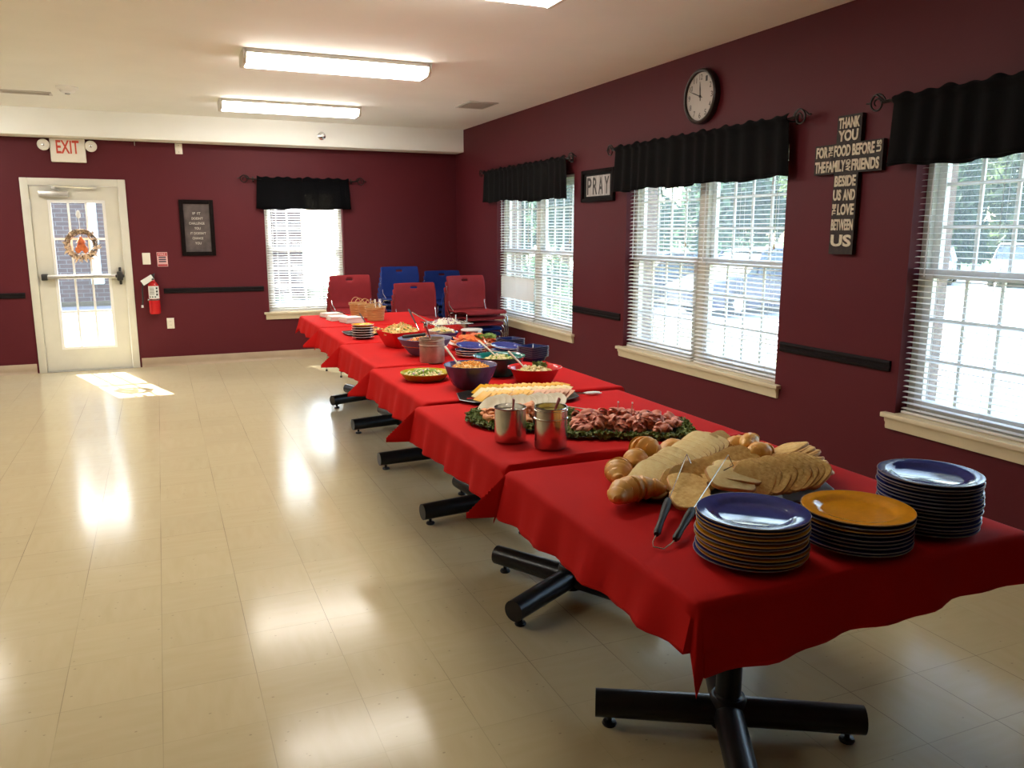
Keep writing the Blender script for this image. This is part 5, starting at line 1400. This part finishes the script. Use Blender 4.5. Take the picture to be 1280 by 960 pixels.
chair_stack(1.93, 8.66, R_(8), 'rrrrr', 'the red stack beside the far window', 'red chairs beside the far window')
chair_stack(2.475, 8.06, R_(6), 'rrrr', 'the middle red stack', 'red chairs in the middle')
chair_stack(3.085, 8.12, R_(10), 'bbrrr', 'the right red stack by the wall corner', 'chairs by the wall corner')
chair_stack(2.62, 9.18, R_(4), 'bbbbbb', 'the left blue stack against the far wall', 'blue chairs against the far wall, left')
chair_stack(3.19, 9.30, R_(4), 'bbbbb', 'the right blue stack in the corner', 'blue chairs in the corner')
# ------------------------------------------------------------------ outside
M_pave = mat('pale_concrete', (.42, .42, .41), .85, nscale=1.5, namt=.08)
M_walk = mat('grey_concrete', (.24, .24, .235), .85, nscale=1.5, namt=.08)
M_asph = mat('grey_road', (.13, .13, .135), .9, nscale=3, namt=.1)
M_lawn = mix2('dry_lawn', (.10, .15, .045), (.22, .22, .11), 1.4, .35, .65, rough=.95)
M_lawn2 = mix2('green_lawn', (.03, .085, .025), (.06, .14, .04), 2.5, .35, .65, rough=.95)
M_bark = mat('bark', (.10, .07, .05), .9, nscale=20, namt=.3)
def ground(name, lo, hi, m):
    bm = NB(); box(bm, lo, hi); return struct(name, bm, m, smooth=0)
ground('ground', (-70, -50, -1.2), (140, 140, -.62), M_lawn2)
ground('parking_lot', (9.5, -40, -.9), (38, 70, -.5), M_pave)
bm = NB(); vs = [bm.verts.new(p) for p in ((XR+.31, -30, -.9), (9.49, -30, -.9), (9.49, 34, -.9), (XR+.31, 34, -.9), (XR+.31, -30, -.12), (9.49, -30, -.49), (9.49, 34, -.49), (XR+.31, 34, -.12))]
for f in ((3, 2, 1, 0), (4, 5, 6, 7), (0, 1, 5, 4), (1, 2, 6, 5), (2, 3, 7, 6), (3, 0, 4, 7)): bm.faces.new([vs[i] for i in f])
struct('lawn', bm, M_lawn, smooth=0)
ground('path', (-12, YF+.21, -.4), (XR+.30, 18.2, -.02), M_walk)
ground('road', (-30, 18.21, -.4), (3.85, 19.6, -.06), M_asph)

# brick building beyond the door
def brick():
    m = bpy.data.materials.new('red_brick'); t, N, L = nt(m); b = N['Principled BSDF']; b.inputs['Roughness'].default_value = .9
    tc = N.new('ShaderNodeTexCoord'); mp = N.new('ShaderNodeMapping'); mp.inputs['Rotation'].default_value = (R_(90), 0, 0); L.new(tc.outputs['Object'], mp.inputs['Vector'])
    k = N.new('ShaderNodeTexBrick'); k.inputs['Scale'].default_value = 1.; k.inputs['Brick Width'].default_value = .30; k.inputs['Row Height'].default_value = .10; k.inputs['Mortar Size'].default_value = .009
    k.inputs['Color1'].default_value = (.075, .027, .024, 1); k.inputs['Color2'].default_value = (.05, .02, .021, 1); k.inputs['Mortar'].default_value = (.15, .13, .13, 1)
    L.new(mp.outputs[0], k.inputs['Vector']); L.new(k.outputs['Color'], b.inputs['Base Color']); return m
M_brick = brick()
M_roof = mat('grey_shingles', (.12, .12, .12), .9, nscale=20, namt=.25)
bb = thing('brick_building', 'brick building with a white downspout seen through the exit door glass', 'building', (-4, 22.2, -.15))
bm = NB(); box(bm, (-14, 0, 0), (7.5, 8, 4.4)); obj('wall', bm, M_brick, bb, smooth=0)
bm = NB(); box(bm, (-14.4, -.4, 4.4), (7.9, 8.4, 4.6)); obj('eave', bm, M_white, bb, smooth=0)
bm = NB(); vs = [bm.verts.new(p) for p in ((-14.4, -.4, 4.6), (7.9, -.4, 4.6), (7.9, 8.4, 4.6), (-14.4, 8.4, 4.6), (-14.4, 4, 6.3), (7.9, 4, 6.3))]
for f in ((0, 1, 5, 4), (2, 3, 4, 5), (1, 2, 5), (3, 0, 4)): bm.faces.new([vs[i] for i in f])
obj('roof', bm, M_roof, bb, smooth=0)
bm = NB(); box(bm, (2.48, -.12, .5), (2.69, -.001, 4.4), bev=.02); box(bm, (2.46, -.3, .42), (2.74, -.0, .56), bev=.02); obj('downspout', bm, M_vinyl, bb)

def car(label, loc, rz, m, L=4.5, W=1.8, H=1.45, suv=False):
    c = thing('parked_car', label, 'car', loc, rz, 'cars in the parking lot')
    g = .20; belt = H*.62
    # stations along the length: x, half-width, sill, belt height
    st = [(-.5, .38, .42, .62), (-.485, .42, .30, .74), (-.40, .48, .22, .86), (-.25, .5, .20, .92), (0, .5, .20, .95), (.2, .5, .20, .93), (.32, .49, .20, .88), (.44, .46, .24, .76), (.49, .40, .34, .66), (.5, .36, .42, .58)]
    bm = NB(); R = []
    for x, w, s, b in st:
        zt = b*H/1.45; zs = s; ww = w*W
        R.append([bm.verts.new(p) for p in ((x*L, -ww*.96, zs), (x*L, -ww, zs+(zt-zs)*.4), (x*L, -ww*.97, zt-.06), (x*L, -ww*.86, zt), (x*L, ww*.86, zt), (x*L, ww*.97, zt-.06), (x*L, ww, zs+(zt-zs)*.4), (x*L, ww*.96, zs))])
    for a, b in zip(R, R[1:]):
        for k in range(8): bm.faces.new((a[k], a[(k+1) % 8], b[(k+1) % 8], b[k]))
    bm.faces.new(R[0]); bm.faces.new(R[-1][::-1]); obj('body', bm, m, c, smooth=40)
    rear = -.46 if suv else -.36
    def cabin(shr, z1, z0=.86):
        bm = NB(); prof = [(rear, z0), (rear+.06, z1-.05), (rear+.12, z1), (.02, z1), (.09, z1-.04), (.26, z0)]
        A = []; 
        for s in (-1, 1): A.append([bm.verts.new((x*L, s*W*(.46 if z < (z0+z1)/2 else .37)*shr, z*H/1.45)) for x, z in prof])
        n = len(prof)
        for k in range(n-1): bm.faces.new((A[0][k], A[0][k+1], A[1][k+1], A[1][k]))
        bm.faces.new(A[0]); bm.faces.new(A[1][::-1]); return bm
    obj('windows', cabin(1., 1.40), M_carglass, c, smooth=0)
    bm = NB(); prof = [(rear+.05, 1.365), (rear+.11, 1.43), (.02, 1.44), (.09, 1.40)]
    A = [[bm.verts.new((x*L, s*W*.375, z*H/1.45)) for x, z in prof] for s in (-1, 1)]; B = [[bm.verts.new((x*L, s*W*.36, (z+.03)*H/1.45)) for x, z in prof] for s in (-1, 1)]
    for Q in (A, B):
        for k in range(3): bm.faces.new((Q[0][k], Q[0][k+1], Q[1][k+1], Q[1][k]))
    for s in (0, 1):
        for k in range(3): bm.faces.new((A[s][k], A[s][k+1], B[s][k+1], B[s][k]))
    for k in (0, 3): bm.faces.new((A[0][k], A[1][k], B[1][k], B[0][k]))
    for x in (rear+.03, -.14, .17):
        for s in (-1, 1):
            lean = .06 if x < -.3 else (-.07 if x > .1 else 0)
            tube(bm, [(x*L, s*W*.465, .87*H/1.45), ((x+lean)*L, s*W*.375, 1.40*H/1.45)], .035, 6)
    obj('roof', bm, m, c, smooth=0)
    for x in (-.31, .31):
        for s in (-1, 1):
            bm = NB(); lathe(bm, [(.20, -.1), (.30, -.1), (.325, -.07), (.325, .07), (.30, .1), (.20, .1), (.2, -.1)], 24, M=T(x*L, s*(W/2-.09), .325, rx=PI/2)); w = obj('wheel', bm, M_tyre, c)
            bm = NB(); lathe(bm, [(0, -.085), (.06, -.095), (.21, -.09), (.21, .09), (.06, .095), (0, .085)], 20, M=T(x*L, s*(W/2-.09), .325, rx=PI/2))
            for q in range(5):
                for e in (-1, 1): cbox(bm, (0, 0, 0), (.05, .012, .16), T(x*L, s*(W/2-.09)+e*.10, .325, ry=q*2*PI/5) @ T(0, 0, .1))
            obj('rim', bm, M_chrome, w)
    bm = NB(); 
    for s in (-1, 1): cbox(bm, (.478*L, s*W*.33, .66*H/1.45), (.12, .34, .12), bev=.03)
    obj('headlight', bm, M_chrome, c)
    bm = NB()
    for s in (-1, 1): cbox(bm, (-.486*L, s*W*.36, .72*H/1.45), (.1, .26, .2), bev=.03)
    obj('tail_light', bm, M_signred, c)
    return c
M_carglass = mat('car_window', (.02, .03, .035), .08, spec=.6)
M_tyre = mat('tyre_rubber', (.02, .02, .02), .8, nscale=30, namt=.2)
M_carblue = mat('dark_blue_paint', (.012, .02, .055), .3, coat=.2, nscale=3, namt=.05); M_carsilver = mat('silver_paint', (.22, .235, .24), .3, metal=.3, coat=.3, nscale=3, namt=.05); M_carwhite = mat('white_paint_car', (.75, .76, .76), .25, coat=.6, nscale=3, namt=.03); M_cargrey = mat('grey_paint', (.08, .085, .095), .3, coat=.2, nscale=3, namt=.05)
car('dark blue parked car outside the middle window', (14.1, 16.9, -.5), R_(188), M_carblue, suv=True, H=1.6, L=4.7)
car('grey parked car outside the middle window, left of the blue one', (13.2, 19.9, -.5), R_(188), M_cargrey)
car('silver estate car outside the nearest window, the right one', (30.6, 21.4, -.5), R_(215), M_carsilver, suv=True, H=1.6, L=4.8)
car('white parked car outside the nearest window, left of the silver one', (28.9, 23.9, -.5), R_(215), M_carwhite)
car('white car at the right edge of the nearest window', (32.0, 18.9, -.5), R_(215), M_carwhite)

def leaf_mat(name, a, b):
    m = mix2(name, a, b, .9, .35, .65, rough=.6); t, N, L = nt(m)
    tl = N.new('ShaderNodeBsdfTranslucent'); mx = N.new('ShaderNodeMixShader'); mx.inputs[0].default_value = .5
    p = N['Principled BSDF']; L.new(p.inputs['Base Color'].links[0].from_socket, tl.inputs['Color'])
    L.new(p.outputs[0], mx.inputs[1]); L.new(tl.outputs[0], mx.inputs[2]); L.new(mx.outputs[0], N['Material Output'].inputs[0])
    return m
M_leaf1 = leaf_mat('conifer_needles', (.014, .045, .018), (.035, .08, .03)); M_leaf2 = leaf_mat('light_foliage', (.055, .09, .03), (.12, .16, .065)); M_leaf3 = leaf_mat('dark_foliage', (.04, .085, .05), (.09, .15, .085))
def tree(label, loc, h, r, m, kind, seed, n=2600, cat='tree', leaf=.28):
    rnd = random.Random(seed); t = thing('conifer' if kind == 'cone' else ('shrub' if kind == 'bush' else 'broadleaf_tree'), label, cat, loc, rnd.uniform(0, 6), 'trees and shrubs outside')
    if kind != 'bush':
        bm = NB(); tube(bm, [(0, 0, -.1), (.03*h*.2, 0, h*.3), (0, .02*h, h*.75)], [h*.022, h*.017, h*.006], 10)
        for k in range(6):
            a = k*2.4; z = h*(.3+.07*k); tube(bm, [(0, 0, z), (math.cos(a)*r*.5, math.sin(a)*r*.5, z+h*.1)], [h*.008, h*.003], 6)
        obj('trunk', bm, M_bark, t)
    bm = NB()
    lobes = [(Vector((rnd.uniform(-.6, .6)*r, rnd.uniform(-.6, .6)*r, h*rnd.uniform(.12, .85))), r*rnd.uniform(.35, .6)) for _ in range(9)]
    for k in range(n):
        if kind == 'cone':
            z = h*(.06+.94*(1-math.sqrt(rnd.random()))); rr = r*(1-z/h)*(.55+.45*((z*2.2) % 1.0))*math.sqrt(rnd.uniform(.3, 1)); a = rnd.uniform(0, 6.28); p = Vector((rr*math.cos(a), rr*math.sin(a), z))
        elif kind == 'bush':
            a = rnd.uniform(0, 6.28); u = rnd.uniform(0, 1); q = rnd.uniform(.6, 1); p = Vector((r*q*math.cos(a)*math.sqrt(1-u*u), r*q*math.sin(a)*math.sqrt(1-u*u), h*q*u+.05))
        else:
            c, s = lobes[k % 9]; d = Vector((rnd.gauss(0, 1), rnd.gauss(0, 1), rnd.gauss(0, 1))).normalized(); p = c+d*s*rnd.uniform(.55, 1.05)
        l = leaf*rnd.uniform(.6, 1.3); M = T(*p, rx=rnd.uniform(0, 6), ry=rnd.uniform(0, 6), rz=rnd.uniform(0, 6))
        vs = [bm.verts.new(M @ Vector(q)) for q in ((-l, 0, 0), (0, -l*.45, l*.15), (l, 0, 0), (0, l*.45, l*.15))]; bm.faces.new(vs)
    obj('crown', bm, m, t, smooth=0); return t
tree('dark green conifer outside the nearest window, beyond the cars', (41.5, 32.6, -.65), 9.5, 1.9, M_leaf1, 'cone', 1, 3600, leaf=.30)
tr = [(47, 33.5, 9, 3.2, M_leaf2, 'pale leafy tree beyond the lot, right of the conifer outside the nearest window'), (48.5, 27.5, 9, 3.2, M_leaf2, 'pale leafy tree farther right outside the nearest window'), (53, 47, 11, 4.4, M_leaf3, 'dark leafy tree behind the conifer outside the nearest window'), (58, 37, 11, 4.8, M_leaf3, 'dark leafy tree deep behind the pale trees outside the nearest window'),
      (24.2, 40.0, 9, 3.2, M_leaf3, 'dark leafy tree at the left outside the middle window'), (30.5, 38.5, 10, 3.0, M_leaf3, 'dark leafy tree behind the blue car outside the middle window'), (30.0, 31.5, 7.5, 2.0, M_leaf2, 'pale small tree at the right outside the middle window'), (19.0, 42.5, 9, 2.6, M_leaf3, 'dark leafy tree left of the cars, half hidden by the middle window frame'),
      (14.4, 28.2, 8, 1.9, M_leaf3, 'dark leafy tree outside the far window, right half'), (10.9, 28.8, 8, 1.7, M_leaf3, 'dark leafy tree outside the far window, left half'), (14.5, 37, 10, 3.2, M_leaf3, 'tall dark tree deep behind the far window'), (36.5, 46, 12, 3.6, M_leaf3, 'tall dark tree deep behind the middle window')]
for k, (x, y, h, r, m, lab) in enumerate(tr): tree(lab, (x, y, -.65), h, r, m, 'round', 10+k, 3000, leaf=.30 if y < 33 else .38)
for k, (x, y, h, r, lab) in enumerate(((8.6, 18.0, 1.5, .95, 'low shrub outside the left half of the far window'), (7.9, 14.4, 1.15, .75, 'low shrub outside the right half of the far window'), (44.5, 27.5, 2.0, 2.2, 'wide shrub under the pale trees outside the nearest window'), (48.5, 39.5, 2.2, 2.4, 'wide dark shrub beyond the conifer'), (26.6, 34.4, 2.0, 2.0, 'wide shrub beyond the cars outside the middle window'))):
    tree(lab, (x, y, -.5), h, r, M_leaf3 if k != 2 else M_leaf2, 'bush', 40+k, 1100, 'shrub', leaf=.12)
tree('clipped shrub just outside the lower right corner of the far window', (4.6, 8.9, -.1), .95, .5, M_leaf2, 'bush', 60, 500, 'shrub', leaf=.06)
# ------------------------------------------------------------------ daylight and look
w = bpy.data.worlds.new('sky'); S.world = w; w.use_nodes = True
N = w.node_tree.nodes; L = w.node_tree.links
bg = N['Background']; sky = N.new('ShaderNodeTexSky'); sky.sky_type = 'NISHITA'; sky.sun_disc = False
SUN = Vector((-.59, 1.9, 1.84)).normalized()
sky.sun_elevation = math.asin(SUN.z); sky.sun_rotation = math.atan2(SUN.x, SUN.y); sky.air_density = 1.2; sky.dust_density = 2.5; sky.ozone_density = 1.
L.new(sky.outputs[0], bg.inputs['Color']); bg.inputs['Strength'].default_value = 1.3
ld = bpy.data.lights.new('sun', 'SUN'); ld.energy = 34; ld.angle = R_(.55); ld.color = (1., .97, .92)
so = bpy.data.objects.new('sun', ld); COL.objects.link(so); so.rotation_euler = (-SUN).to_track_quat('-Z', 'Y').to_euler(); so.location = (-6, 20, 18)
vs_ = S.view_settings; vs_.view_transform = 'Standard'; vs_.look = 'None'; vs_.exposure = .48; vs_.gamma = 1.; vs_.use_curve_mapping = False
S.cycles.max_bounces = 10; S.cycles.diffuse_bounces = 5; S.cycles.glossy_bounces = 4; S.cycles.transparent_max_bounces = 16; S.cycles.sample_clamp_indirect = 6.
S.cycles.caustics_reflective = False; S.cycles.caustics_refractive = False
